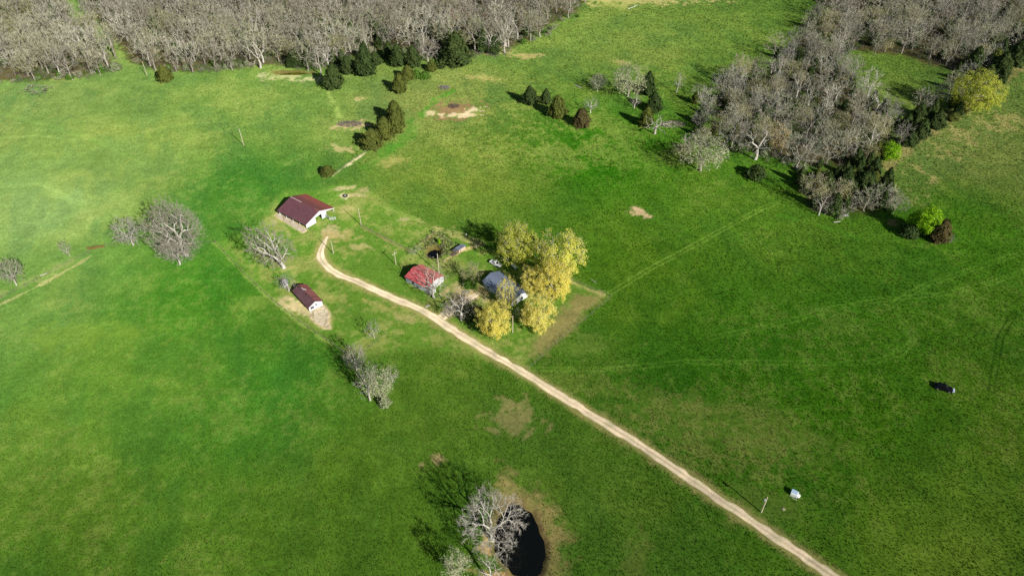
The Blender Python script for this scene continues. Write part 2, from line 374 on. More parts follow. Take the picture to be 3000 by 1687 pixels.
    for (cx, cy, rx, ry, an, _, _) in PONDS[1:]:
        q = np.hypot((x-cx)/rx, (y-cy)/ry); ring = smooth(1.5, 1.1, q+(n3-0.5)*0.4); mixin(srgb(120, 104, 62), ring*0.8); gr = gr*(1-ring)
    # lush wet lines, pale worn lines, wheel tracks
    for px, w, cl, st in [([(1325, 268), (1280, 290), (1250, 315), (1232, 338)], 2.2, (62, 140, 28), .6), ([(1210, 350), (1185, 400), (1120, 455)], 3.5, (66, 132, 38), .45), ([(1215, 395), (1150, 440), (1075, 492)], 3, (68, 128, 36), .4),
                          ([(-40, 912), (110, 838), (215, 782), (262, 752)], 0.8, (190, 182, 128), .5), ([(-40, 880), (110, 815), (200, 770)], 2.6, (160, 168, 104), .35), ([(975, 515), (1030, 475), (1070, 448)], 0.9, (206, 196, 156), .8),
                          ([(632, 712), (720, 808), (800, 882), (880, 945), (975, 1010)], 0.7, (160, 180, 92), .45), ([(1230, 648), (1310, 680), (1400, 712)], 2.2, (168, 166, 104), .75), ([(1110, 600), (1230, 648)], 1.4, (140, 160, 80), .5),
                          ([(1060, 664), (1110, 690), (1150, 712), (1195, 735)], 0.9, (150, 142, 92), .75), ([(1395, 722), (1345, 735), (1300, 765), (1285, 775)], 0.7, (206, 186, 126), .8), ([(1225, 720), (1272, 684)], 0.6, (190, 170, 120), .6),
                          ([(960, 270), (985, 310), (995, 345)], 1.4, (150, 172, 92), .6), ([(1640, 812), (1730, 850), (1770, 864)], 0.9, (176, 166, 110), .7), ([(830, 790), (900, 770), (940, 752)], 1.2, (184, 172, 116), .5), ([(780, 700), (830, 660), (850, 690)], 1.0, (190, 176, 126), .3),
                          ([(2280, 630), (2400, 660), (2520, 700)], 1.0, (80, 140, 40), .5), ([(0, 405), (110, 398), (220, 412)], 1.2, (160, 190, 106), .25), ([(0, 545), (120, 540), (240, 600)], 2.4, (160, 192, 110), .25), ([(0, 330), (300, 420), (420, 480)], 1.6, (126, 168, 80), .2)]:
        mk = smooth(w, w*0.45, d_line(x, y, px)+(n3-0.5)*w*2.2)*st*(0.55+0.9*n5); mixin(srgb(*cl), mk); gr = gr*(1-mk*0.6)
    TR = [([(1775, 866), (1900, 790), (2050, 710), (2230, 612), (2275, 596)], 1, .55, (130, 164, 66)), ([(1540, 1080), (1780, 1082), (2010, 1060), (2300, 1062), (2430, 1066), (2560, 1060), (2640, 1035), (2675, 1000), (2665, 962), (2632, 920), (2620, 890), (2660, 863), (2720, 832), (2800, 806), (3010, 735)], 1, .35, (116, 160, 60)),
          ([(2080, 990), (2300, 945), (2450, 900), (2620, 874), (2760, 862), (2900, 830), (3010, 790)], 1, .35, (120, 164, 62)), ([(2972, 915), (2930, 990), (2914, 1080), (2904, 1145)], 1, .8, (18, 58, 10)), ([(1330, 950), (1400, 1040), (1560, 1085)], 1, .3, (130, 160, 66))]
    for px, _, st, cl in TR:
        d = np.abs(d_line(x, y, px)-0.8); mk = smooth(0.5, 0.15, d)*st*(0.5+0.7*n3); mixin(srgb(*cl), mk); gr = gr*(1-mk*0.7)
    rd = np.minimum(d_line(x, y, ROAD), d_line(x, y, SPUR))
    mk = smooth(3.6, 1.7, rd+(n3-0.5)*2.2); mixin(srgb(166, 154, 100), mk*0.6); gr = gr*(1-smooth(2.6, 1.6, rd))
    # concrete and gravel aprons carry no grass
    ap = np.minimum(sd_poly(x, y, [(806, 632), (830, 624), (900, 674), (890, 682)]), sd_poly(x, y, SLAB)); gr = gr*(1-smooth(0.8, 0, ap)); mixin(srgb(200, 182, 142), smooth(1.0, 0, ap))
    return K, gr, wf
SLAB = [(905, 917), (948, 895), (966, 920), (962, 945), (968, 962), (952, 962), (925, 945), (912, 930)]
def d_side(x, y):
    """signed distance east of the line that parts the pale left pasture from the rest"""
    P = gpts([(0, 700), (640, 690), (960, 505), (1000, 200)])
    a = P[1]; b = P[2]; v = (b-a)/np.hypot(*(b-a))
    return ((x-a[0])*v[1]-(y-a[1])*v[0])+np.where(y < a[1], (a[1]-y)*0.6, 0)

SP = 0.65
gx = np.arange(-372, 372.1, SP); gy = np.arange(58, 520.1, SP)
XX, YY = np.meshgrid(gx, gy)
KK, GR, WF = ground_fields(XX.ravel(), YY.ravel())
NX, NY = len(gx), len(gy)
def samp(A, x, y):
    i = np.clip(np.rint((x-gx[0])/SP).astype(int), 0, NX-1); j = np.clip(np.rint((y-gy[0])/SP).astype(int), 0, NY-1)
    return A[j*NX+i]
def build_ground():
    ext = np.cumsum(6*1.45**np.arange(17))
    ax = np.concatenate([gx[0]-ext[::-1], gx, gx[-1]+ext]); ay = np.concatenate([gy[0]-ext[::-1], gy, gy[-1]+ext])
    X, Y = np.meshgrid(ax, ay); nx, ny = len(ax), len(ay)
    Z = hz(X, Y); V = np.stack([X.ravel(), Y.ravel(), Z.ravel()], 1)
    K = np.empty((X.size, 3)); K[:] = srgb(70, 126, 32)
    idx = (np.arange(17, 17+NY)[:, None]*nx+np.arange(17, 17+NX)[None, :]).ravel(); K[idx] = KK
    i = np.arange(ny-1)[:, None]*nx+np.arange(nx-1)[None, :]; i = i.ravel()
    me = tri_mesh('ground', V, np.stack([i, i+1, i+nx+1, i+nx], 1)); set_col(me, K)
    me.polygons.foreach_set('use_smooth', np.ones(len(me.polygons), bool))
    tag(link('ground', me, attr_mat('turf', 0.9)), 'rolling green pasture around the farmstead', kind='structure')
build_ground()

def build_grass():
    """standing grass: small three-blade tufts over the whole pasture, coarser far away"""
    A = []
    for (y0, y1, dens, s) in ((62, 170, 4.2, 0.8), (170, 270, 2.7, 1.0), (270, 400, 1.3, 1.4), (400, 505, 0.6, 1.9)):
        hw = lambda yy: 1500/FPX*(yy*cp+CAM_H*sp)+28
        n = int(2*hw(y1)*(y1-y0)*dens); y = rng.uniform(y0, y1, n); x = rng.uniform(-hw(y1), hw(y1), n)
        k = np.abs(x) < hw(y); x, y = x[k], y[k]
        k = rng.random(len(x)) < samp(GR, x, y)**1.5*1.05-0.05; x, y = x[k], y[k]
        A.append(np.stack([x, y, np.full(len(x), s)], 1))
    A = np.vstack(A); n = len(A); x, y, s = A.T; z = hz(x, y)
    c = samp(KK, x, y); g = samp(GR, x, y)
    tall = (0.12+0.20*rng.random(n))*s**0.6*(0.45+0.55*g)*(0.7+0.6*fbm(x, y, 9, 3, 33))
    c = c*(0.68+0.64*rng.random((n, 1)))*np.stack([0.9+0.35*rng.random(n), np.ones(n), 0.8+0.4*rng.random(n)], 1)
    V = np.empty((n, 3, 3, 3), np.float32); th0 = rng.uniform(0, 2*pi, n)
    for b in range(3):
        th = th0+b*2.1+rng.normal(0, 0.4, n); w = (0.13+0.10*rng.random(n))*s; out = (0.06+0.14*rng.random(n))*s
        px, py = -np.sin(th), np.cos(th)
        V[:, b, 0] = np.stack([x+px*w, y+py*w, z-0.02], 1); V[:, b, 1] = np.stack([x-px*w, y-py*w, z-0.02], 1)
        V[:, b, 2] = np.stack([x+np.cos(th)*out, y+np.sin(th)*out, z+tall*(0.7+0.5*rng.random(n))], 1)
    me = tri_mesh('grass', V.reshape(-1, 3), np.arange(n*9, dtype=np.int32).reshape(-1, 3))
    set_col(me, np.repeat(c, 9, 0))
    m, nt, b = new_mat('grass_blades'); at = nt.nodes.new('ShaderNodeAttribute'); at.attribute_name = 'Col'
    nt.nodes.remove(b); d = nt.nodes.new('ShaderNodeBsdfDiffuse'); d.inputs['Roughness'].default_value = 0.6
    nt.links.new(at.outputs['Color'], d.inputs['Color']); nt.links.new(d.outputs[0], nt.nodes['Material Output'].inputs[0])
    tag(link('grass', me, m), 'standing grass tufts over the pastures', 'grass', kind='stuff')
    print('TUFTS', n)
build_grass()

# ------------------------------------------------------------------ road, spur, aprons, water
def ribbon(name, px, w, mat, lift=0.035, taper_end=0.0, seed=0, cross=11):
    P = gpts(px); seg = [P[0]]
    # Catmull-Rom resample every ~0.7 m
    Q = np.vstack([2*P[0]-P[1], P, 2*P[-1]-P[-2]])
    out = []
    for k in range(1, len(Q)-2):
        n = max(2, int(np.hypot(*(Q[k+1]-Q[k]))/0.7))
        for t in np.linspace(0, 1, n, endpoint=False):
            out.append(0.5*((2*Q[k])+(-Q[k-1]+Q[k+1])*t+(2*Q[k-1]-5*Q[k]+4*Q[k+1]-Q[k+2])*t*t+(-Q[k-1]+3*Q[k]-3*Q[k+1]+Q[k+2])*t**3))
    L = np.array(out); T = np.gradient(L, axis=0); T /= np.hypot(T[:, 0], T[:, 1])[:, None]; N = np.stack([-T[:, 1], T[:, 0]], 1)
    s = np.arange(len(L)); V = []; K = []
    wl = w/2*(1+0.45*(vnoise(s*0.7, s*0, 2.2, 3+seed)-0.5)+0.25*(vnoise(s*0.7, s*0, 9, 7+seed)-0.5)); wr = w/2*(1+0.45*(vnoise(s*0.7, s*0, 2.6, 13+seed)-0.5)+0.25*(vnoise(s*0.7, s*0, 8, 17+seed)-0.5))
    if taper_end: f = 1-0.6*smooth(len(L)-taper_end, len(L), s); wl = wl*f; wr = wr*f
    if callable(taper_end): pass
    us = np.linspace(-1, 1, cross)
    for u in us:
        off = np.where(u < 0, u*wl, u*wr); p = L+N*off[:, None]
        V.append(np.stack([p[:, 0], p[:, 1], hz(p[:, 0], p[:, 1])+lift-0.03*abs(u)**4], 1))
        au = abs(u); tr = np.exp(-((au-0.5)/0.22)**2); nn = fbm(s*0.7, s*0+u*2, 4, 3, 40+seed)
        base = np.array(srgb(214, 198, 166))[None]*(1-tr)+np.array(srgb(236, 220, 190))[None]*tr
        base = base*(0.68+0.6*nn)[:, None]
        mid = np.exp(-(u/0.16)**2)*smooth(0.35, 0.55, fbm(s*0.7, s*0, 14, 3, 60+seed))*0.4
        base = base*(1-mid[:, None])+np.array(srgb(150, 140, 96))[None]*mid[:, None]
        K.append(base)
    V = np.array(V).transpose(1, 0, 2).reshape(-1, 3); K = np.array(K).transpose(1, 0, 2).reshape(-1, 3)
    n = len(L); i = (np.arange(n-1)[:, None]*cross+np.arange(cross-1)[None]).ravel()
    me = tri_mesh(name, V, np.stack([i, i+1, i+cross+1, i+cross], 1)); set_col(me, K); return link(name, me, mat)
gravel = attr_mat('gravel', 1.6, (0.8, 0.8, 0.8), (1.15, 1.14, 1.12), 0.3)
tag(ribbon('road', ROAD, 2.75, gravel, 0.10, 14), 'pale gravel farm road', kind='structure')
tag(ribbon('path', SPUR, 3.8, gravel, 0.075, 10, 5), 'gravel spur into the yard', kind='structure')
def slab(name, px, c1, c2, lift, label, bump=0.4):
    P = gpts(px); P = [P[i]+(P[(i+1) % len(P)]-P[i])*t for i in range(len(P)) for t in (0, .2, .4, .6, .8)]
    P = [p+rng.normal(0, 0.16, 2) for p in P]; c = np.mean(P, 0)
    m, nt, b = new_mat(name)
    n = noise_node(nt, 0.9, 6, 0.7); base = ramp(nt, n.outputs['Fac'], [(0.3, c1), (0.7, c2)])
    vo = nt.nodes.new('ShaderNodeTexVoronoi'); vo.feature = 'DISTANCE_TO_EDGE'; vo.inputs['Scale'].default_value = 0.42
    tc = nt.nodes.new('ShaderNodeTexCoord'); nt.links.new(tc.outputs['Object'], vo.inputs['Vector'])
    nt.links.new(mul(nt, base, ramp(nt, vo.outputs['Distance'], [(0.012, (0.5, 0.47, 0.34)), (0.045, (1, 1, 1))])), b.inputs['Base Color'])
    z = float(hz(c[0], c[1])); mb = MB(); top = [(p[0], p[1], float(hz(p[0], p[1]))+lift) for p in P]
    mb.prism([(p[0], p[1], p[2]-0.3) for p in top], (0, 0, 0.3))
    tag(mb.build(name, m), label, kind='structure')
slab('paving', SLAB, srgb(218, 198, 160), srgb(242, 228, 198), 0.12, 'cracked concrete pad before the long shed')
slab('paving', [(806, 631), (828, 623), (862, 648), (899, 674), (888, 681), (850, 660)], srgb(222, 204, 170), srgb(246, 234, 208), 0.08, 'pale concrete apron along the barn')
def water(idx, mat, label):
    cx, cy, rx, ry, an, dep, lev = PONDS[idx]; n = 64; pts = []
    for k in range(n):
        t = 2*pi*k/n; u, v = rx*1.5*cos(t), ry*1.5*sin(t); pts.append((cx+u*cos(an)-v*sin(an), cy+u*sin(an)+v*cos(an), lev-0.35))
    tag(MB().poly(pts).build('water', mat), label, kind='structure')
m, nt, b = new_mat('dark_water'); b.inputs['Base Color'].default_value = (0.004, 0.005, 0.004, 1); b.inputs['Roughness'].default_value = 0.06; b.inputs['Specular IOR Level'].default_value = 0.35
water(0, m, 'black still water of the stock pond'); water(1, m, 'dark water of the little garden pond')
water(2, mottled('algae_water', srgb(52, 56, 14), srgb(124, 130, 34), 0.25, 0.3, bump=0.0), 'olive algae covered pond at the wood edge')

# ------------------------------------------------------------------ trees
def rand_dir(n): v = rng.normal(size=(n, 3)); return v/np.linalg.norm(v, axis=1)[:, None]
def skeleton(ntips, Rr, H, z0, shell=0.6, flat=1.0, lean=(0, 0), fork=0.3, jit=0.06, low=0.0, gaps=0.0):
    """crown tips filled into a domed, lobed envelope, joined back to the trunk by recursive splitting"""
    d = rand_dir(ntips*4); lob = 1+0.22*np.sin(d[:, 0]*5+rng.uniform(0, 6))*np.cos(d[:, 1]*4+rng.uniform(0, 6))+0.1*rng.normal(size=len(d))*0.5
    r = rng.random(len(d))**(1/3*shell)
    hc = (H-z0)/2; p = d*(r*lob)[:, None]*np.array([Rr, Rr, hc*flat]); p[:, 2] += z0+hc
    p[:, 2] -= low*hc*np.hypot(p[:, 0], p[:, 1])/Rr
    p[:, 0] += lean[0]*p[:, 2]/H; p[:, 1] += lean[1]*p[:, 2]/H
    ok = (p[:, 2] > z0*0.8) & (p[:, 2] < H); p = p[ok]
    if gaps:
        c = p[rng.integers(0, len(p), 6)]; dd = np.min(np.linalg.norm(p[:, None]-c[None], axis=2), 1); p = p[dd > gaps*Rr]
    p = p[:ntips]
    br = []                                      # (pts, r0, r1, level)
    top = np.array([lean[0]*fork*0.8, lean[1]*fork*0.8, H*fork])
    tips = []
    def rec(node, T, r, lev, pd):
        if len(T) <= 2:
            for t in T:
                mid = (node+t)/2+rng.normal(0, jit*H*0.25, 3); br.append(([node, mid, t], r, 0.012*H/12, lev)); tips.append((t, t-mid))
            return
        k = 3 if (len(T) > 20 and rng.random() < 0.65) or lev == 0 else 2
        if lev == 0: k = int(rng.integers(3, 6))
        cen = T[rng.choice(len(T), k, False)]
        for _ in range(4):
            # cluster by direction from the node, so limbs part cleanly
            D = (T-node)/(np.linalg.norm(T-node, axis=1)[:, None]+1e-6); Dc = (cen-node)/(np.linalg.norm(cen-node, axis=1)[:, None]+1e-6)
            lab = np.argmax(D@Dc.T, 1); cen = np.array([T[lab == i].mean(0) if (lab == i).any() else cen[i] for i in range(k)])
        for i in range(k):
            Ti = T[lab == i]
            if len(Ti) == 0: continue
            c = Ti.mean(0); f = rng.uniform(0.38, 0.55) if lev < 3 else rng.uniform(0.45, 0.65)
            nn = node+(c-node)*f+rng.normal(0, jit*H*0.3, 3)*(1 if lev < 3 else 0.6); ln = np.linalg.norm(nn-node)
            nn[2] += 0.06*ln
            ri = max(r*(len(Ti)/len(T))**0.46, 0.014*H/12)
            mid = (node+nn)/2+pd*ln*0.12+rng.normal(0, jit*ln, 3)
            br.append(([node, mid, nn], min(r, ri*1.15), ri*0.9, lev)); d_ = nn-mid; rec(nn, Ti, ri*0.9, lev+1, d_/(np.linalg.norm(d_)+1e-6))
    return p, br, tips, top, rec
def ribbons(P0, P1, w):
    """thin tapering twig blades"""
    P0 = np.asarray(P0); P1 = np.asarray(P1); d = P1-P0; r = rand_dir(len(d)); s = np.cross(d, r); s /= np.linalg.norm(s, axis=1)[:, None]+1e-9
    s = s*np.asarray(w)[:, None]/2; return np.stack([P0-s, P0+s, P1], 1).reshape(-1, 3)
def tubes(br, n):
    V = []; F = []; b0 = 0; an = np.arange(n)*2*pi/n
    for pts, r0, r1, lev in br:
        P = np.array(pts); k = len(P); rr = np.linspace(r0, r1, k)
        d = np.gradient(P, axis=0); d /= np.linalg.norm(d, axis=1)[:, None]+1e-9
        a = np.cross(d, [0.31, 0.95, 0.05]); a /= np.linalg.norm(a, axis=1)[:, None]+1e-9; b = np.cross(d, a)
        ring = P[:, None]+rr[:, None, None]*(a[:, None]*np.cos(an)[None, :, None]+b[:, None]*np.sin(an)[None, :, None])
        V.append(ring.reshape(-1, 3))
        for q in range(k-1):
            for j in range(n):
                j2 = (j+1) % n; F.append((b0+q*n+j, b0+q*n+j2, b0+(q+1)*n+j2)); F.append((b0+q*n+j, b0+(q+1)*n+j2, b0+(q+1)*n+j))
        b0 += k*n
    return np.vstack(V), np.array(F)
def leaves(c, n, sig, size, flat=1.0, cen=None):
    P = np.repeat(np.asarray(c), n, 0)+rng.normal(0, sig, (len(c)*n, 3))*np.array([1, 1, flat])
    k = len(P); nn = rand_dir(k)
    if cen is not None:
        o = P-np.asarray(cen); o /= np.linalg.norm(o, axis=1)[:, None]+1e-9; nn = nn*0.75+o*0.8+np.array([0, 0, 0.25])
    a = np.cross(nn, rand_dir(k)); a /= np.linalg.norm(a, axis=1)[:, None]+1e-9; b = np.cross(nn, a); b /= np.linalg.norm(b, axis=1)[:, None]+1e-9
    s = (size*(0.6+0.8*rng.random(k)))[:, None]
    return np.stack([P-a*s*0.5-b*s*0.35, P-a*s*0.5+b*s*0.35, P+a*s*0.6], 1).reshape(-1, 3)
class Proto: pass
def make_proto(kind, tmat, cmat, H=14.0, Rr=5.0, ntips=150, z0=0.25, fork=0.3, twigs=12, twl=1.1, tww=0.05, tr=0.26, leaf=None, lean=(0, 0), shell=0.6, low=0.0, gaps=0.0, jit=0.06, flat=1.0, sides=5, spread=0.24, upb=0.35):
    p = Proto(); p.H, p.R, p.kind = H, Rr, kind
    T, br, tips, top, rec = skeleton(ntips, Rr, H, z0*H, shell, flat, lean, fork, jit, low, gaps)
    base = np.array([0, 0, -0.4]); pd = top/np.linalg.norm(top)
    m1 = base+(top-base)*0.5+rng.normal(0, 0.015*H, 3)*np.array([1, 1, 0])
    br.append(([base, base+(m1-base)*0.35, m1, top], tr*1.35, tr*0.85, -1)); rec(top, T, tr*0.85, 0, pd)
    big = [b for b in br if b[3] < 4 and b[1] > 0.035*H/14]; small = [b for b in br if not (b[3] < 4 and b[1] > 0.035*H/14)]
    Vt, Ft = tubes(big, sides); p.trunk = tri_mesh('trunk', Vt, Ft); p.trunk.materials.append(tmat); p.tv = (Vt, Ft)
    p.trunk.polygons.foreach_set('use_smooth', np.ones(len(p.trunk.polygons), bool))
    # fine branches and twigs
    P0 = []; P1 = []; Wd = []
    cen = np.array([lean[0]*0.6, lean[1]*0.6, H*(z0+0.15)])
    for pts, r0, r1, lev in small:
        for q in range(2): P0.append(pts[q]); P1.append(pts[q+1]+(pts[q+1]-pts[q])*0.1); Wd.append(2.4*max(r0, 0.02))
        for _ in range(max(1, twigs//3)):
            t = rng.random(); o = pts[0]+(pts[2]-pts[0])*t; dd = (pts[2]-pts[0]); dd = dd/(np.linalg.norm(dd)+1e-6)+rng.normal(0, spread*1.5, 3); dd[2] += upb
            P0.append(o); P1.append(o+dd*twl*rng.uniform(0.4, 0.9)); Wd.append(tww)
    for t, d in tips:
        o = t-cen; o = o/(np.linalg.norm(o)+1e-6); dn = d/(np.linalg.norm(d)+1e-6)
        for _ in range(twigs):
            dd = 0.6*dn+0.35*o+rng.normal(0, spread, 3)+np.array([0, 0, upb]); s = t-d*rng.random()*0.6
            P0.append(s); P1.append(s+dd*twl*rng.uniform(0.5, 1.2)); Wd.append(tww*rng.uniform(0.7, 1.3))
    Vc = ribbons(P0, P1, Wd)
    if leaf:
        tp = np.array([t for t, _ in tips])
        if leaf.get('frac', 1) < 1: tp = tp[rng.random(len(tp)) < leaf['frac']]
        Vl = leaves(tp, leaf['n'], leaf['sig'], leaf['size'], 1.0, [0, 0, H*0.35])
    if leaf and leaf.get('mat'):
        me = tri_mesh('crown', np.vstack([Vl, Vc]), np.arange(len(Vl)+len(Vc), dtype=np.int32).reshape(-1, 3)); me.materials.append(leaf['mat']); me.materials.append(cmat)
        me.polygons.foreach_set('material_index', np.concatenate([np.zeros(len(Vl)//3, np.int32), np.ones(len(Vc)//3, np.int32)]))
        p.crown = me
    else:
        p.crown = tri_mesh('crown', Vc, np.arange(len(Vc), dtype=np.int32).reshape(-1, 3)); p.crown.materials.append(cmat)
    p.cv = Vc
    return p
def make_conifer(tmat, cmat, H=8.0, Rr=2.4, n=2600, shape=0.75, size=0.42, belly=0.22, lobes=5):
    p = Proto(); p.H, p.R, p.kind = H, Rr, 'cedar_tree'
    Vt, Ft = tubes([([np.array([0, 0, -0.3]), np.array([0.05, 0, H*0.4]), np.array([0, 0.05, H*0.9])], 0.16, 0.03, 0)], 6)
    p.trunk = tri_mesh('trunk', Vt, Ft); p.trunk.materials.append(tmat)
    t = rng.random(n)**1.15; th = rng.uniform(0, 2*pi, n); ph = rng.uniform(0, 6, 3)
    prof = np.where(t < belly, 0.62+0.38*t/belly, np.clip((1-t)/(1-belly), 0, 1)**shape)
    lob = 1+0.17*np.sin(th*lobes+t*9+ph[0])+0.14*np.sin(th*3-t*17+ph[1])+0.12*rng.normal(size=n)
    r = Rr*prof*lob*np.sqrt(0.25+0.75*rng.random(n)); z = H*(0.03+0.97*t)
    c = np.stack([r*np.cos(th), r*np.sin(th), z], 1)
    d = np.stack([np.cos(th), np.sin(th), 0.8+0.5*rng.random(n)], 1)+rng.normal(0, 0.35, (n, 3)); d /= np.linalg.norm(d, axis=1)[:, None]
    s = size*(0.6+0.9*rng.random(n)); nn = np.stack([np.cos(th), np.sin(th), 0.55+0*th], 1)+rng.normal(0, 0.45, (n, 3))
    up = np.stack([0.35*np.cos(th), 0.35*np.sin(th), 1+0*th], 1)+rng.normal(0, 0.3, (n, 3)); b = np.cross(nn, up); b /= np.linalg.norm(b, axis=1)[:, None]+1e-9; d = np.cross(b, nn); d /= np.linalg.norm(d, axis=1)[:, None]+1e-9
    V = np.stack([c-d*s[:, None]*0.5-b*s[:, None]*0.42, c-d*s[:, None]*0.5+b*s[:, None]*0.42, c+d*s[:, None]*0.75], 1).reshape(-1, 3)
    p.crown = tri_mesh('crown', V, np.arange(len(V), dtype=np.int32).reshape(-1, 3)); p.crown.materials.append(cmat); return p
def make_bush(tmat, cmat, H=2.5, Rr=1.6, n=700, size=0.35):
    p = make_conifer(tmat, cmat, H, Rr, n, 0.42, size, 0.35, 4); p.kind = 'shrub'; return p

bark = tree_mat('bark', [(0.26, 0.225, 0.18), (0.36, 0.32, 0.265), (0.46, 0.42, 0.36)], 0.7)
bark_pale = tree_mat('pale_bark', [(0.46, 0.42, 0.35), (0.58, 0.54, 0.47), (0.70, 0.67, 0.60)], 0.7)
bark_dark = tree_mat('dark_bark', [(0.09, 0.07, 0.05), (0.16, 0.13, 0.10)], 0.5)
twig = tree_mat('twigs', [(0.208, 0.198, 0.151), (0.520, 0.499, 0.390), (0.333, 0.343, 0.195), (0.645, 0.624, 0.487), (0.312, 0.291, 0.234), (0.520, 0.541, 0.332), (0.416, 0.375, 0.292)], 0.93)
twig_pale = tree_mat('pale_twigs', [(0.46, 0.44, 0.39), (0.354, 0.322, 0.253), (0.437, 0.406, 0.321)], 0.7)
twig_dark = tree_mat('grey_twigs', [(0.208, 0.198, 0.166), (0.478, 0.458, 0.380), (0.374, 0.385, 0.224), (0.603, 0.583, 0.477), (0.291, 0.281, 0.243), (0.458, 0.447, 0.332)], 0.93)
twig_tints = [tree_mat('twigs_'+n, c, 0.2) for n, c in (('tan', [(0.333, 0.291, 0.224), (0.416, 0.375, 0.292)]), ('pale', [(0.437, 0.406, 0.321), (0.520, 0.489, 0.390)]), ('olive', [(0.291, 0.291, 0.176), (0.374, 0.375, 0.234)]), ('grey', [(0.333, 0.312, 0.253), (0.416, 0.395, 0.321)]))]
bud = tree_mat('olive_buds', [(0.36, 0.36, 0.13), (0.48, 0.46, 0.17), (0.50, 0.42, 0.20)], 0.6, trans=0.3)
bud_pale = tree_mat('pale_buds', [(0.46, 0.51, 0.26), (0.60, 0.62, 0.36), (0.54, 0.54, 0.33)], 0.5, trans=0.3)
yellow = tree_mat('yellow_blossom', [(0.72, 0.74, 0.09), (0.86, 0.84, 0.15), (0.90, 0.86, 0.24)], 0.3, trans=0.42)
gold = tree_mat('golden_blossom', [(0.90, 0.78, 0.13), (0.94, 0.85, 0.20), (0.95, 0.89, 0.32)], 0.3, trans=0.42)
yelgreen = tree_mat('yellow_green_leaves', [(0.42, 0.50, 0.05), (0.58, 0.62, 0.08), (0.70, 0.68, 0.14)], 0.3, trans=0.4)
lime = tree_mat('lime_leaves', [(0.20, 0.46, 0.01), (0.32, 0.58, 0.02), (0.42, 0.64, 0.04)], 0.3, trans=0.4)
orange = tree_mat('orange_buds', [(0.60, 0.42, 0.12), (0.72, 0.54, 0.18)], 0.3, trans=0.3)
cedar = tree_mat('cedar_sprays', [(0.036, 0.066, 0.018), (0.058, 0.094, 0.026), (0.085, 0.118, 0.032)], 0.4, trans=0.15)
cedar_ol = tree_mat('olive_cedar_sprays', [(0.09, 0.12, 0.022), (0.135, 0.165, 0.032), (0.18, 0.19, 0.045)], 0.35, trans=0.2)
cedar_br = tree_mat('brown_cedar_sprays', [(0.09, 0.08, 0.03), (0.15, 0.12, 0.045)], 0.35, trans=0.2)
green_bush = tree_mat('green_shrub_leaves', [(0.08, 0.18, 0.02), (0.14, 0.28, 0.04)], 0.4, trans=0.3)
grey_bush = tree_mat('grey_green_leaves', [(0.22, 0.27, 0.13), (0.32, 0.36, 0.2)], 0.4, trans=0.2)

FOREST = [make_proto('bare_tree', bark, twig, 16, 4.4, 96, 0.18, 0.28, 12, 1.7, 0.045, 0.28, shell=0.8, spread=0.2, upb=0.5, low=-0.25) for _ in range(6)]
FOREST_P = [make_proto('bare_tree', bark_pale, twig, 17, 5.0, 84, 0.2, 0.28, 9, 1.6, 0.045, 0.38, shell=0.8, gaps=0.25, spread=0.2, upb=0.45) for _ in range(3)]
FOREST_G = [make_proto('bare_tree', bark, twig_dark, 15, 5.4, 130, 0.16, 0.24, 15, 1.5, 0.042, 0.30, shell=0.7, spread=0.2, upb=0.35) for _ in range(5)]
BUD = [make_proto('budding_tree', bark, twig, 14, 5.0, 140, 0.24, 0.3, 9, 1.1, 0.05, 0.26, leaf=dict(n=10, sig=0.55, size=0.30, mat=bud), shell=0.7) for _ in range(3)]
BUD_P = [make_proto('budding_tree', bark, twig, 14, 5.0, 150, 0.22, 0.28, 9, 1.1, 0.05, 0.28, leaf=dict(n=12, sig=0.55, size=0.32, mat=bud_pale), shell=0.7) for _ in range(2)]
ORANGE = make_proto('budding_tree', bark_dark, twig, 14, 4.6, 110, 0.3, 0.34, 8, 1.0, 0.05, 0.22, leaf=dict(n=12, sig=0.5, size=0.3, mat=orange))
LIME = [make_proto('leafy_tree', bark, bark, 9, 3.4, 150, 0.12, 0.25, 3, 0.6, 0.05, 0.16, leaf=dict(n=34, sig=0.42, size=0.40, mat=lime)) for _ in range(2)]
YEL = [make_proto('blossoming_tree', bark_pale, twig, 15, 8.0, 300, 0.10, 0.2, 6, 1.2, 0.045, 0.5, leaf=dict(n=nn, sig=0.48, size=0.37, mat=mt, frac=fr), shell=0.5, gaps=0.17) for mt, fr, nn in ((yelgreen, .95, 40), (yellow, .78, 34), (gold, .97, 44), (gold, .97, 44), (gold, .6, 24))]
CED = [make_conifer(bark_dark, cedar, 8, 2.5, 2600, 0.7, 0.5) for _ in range(3)]
CED_O = [make_conifer(bark_dark, cedar_ol, 8, 2.6, 2800, 0.6, 0.46, 0.28) for _ in range(2)]
CED_B = make_conifer(bark_dark, cedar_br, 8, 2.6, 2400, 0.55, 0.48, 0.25)
BUSH = make_bush(bark_dark, green_bush); BUSH_D = make_bush(bark_dark, cedar); BUSH_G = make_bush(bark_dark, grey_bush); BUSH_L = make_bush(bark_dark, lime)
TWIGBUSH = make_proto('shrub', twig_dark, twig, 3.2, 2.0, 70, 0.06, 0.06, 14, 0.6, 0.035, 0.06, shell=0.7)
BIGOAK = make_proto('bare_tree', bark_pale, twig_pale, 20, 10.0, 1100, 0.10, 0.24, 20, 1.5, 0.028, 0.85, shell=0.62, lean=(-3.0, 1.0), low=0.1, sides=7, upb=0.15)
ROUND = [make_proto('bare_tree', bark_pale, twig_pale, 10, 5.0, 260, 0.14, 0.24, 20, 1.1, 0.024, 0.28, shell=0.6, sides=6, upb=0.12) for _ in range(2)]
BARNTREE = make_proto('bare_tree', bark_pale, twig_pale, 14, 8.0, 480, 0.14, 0.16, 17, 1.3, 0.026, 0.65, shell=0.6, lean=(-8, 2.5), low=0.1, gaps=0.12, sides=7, upb=0.12)
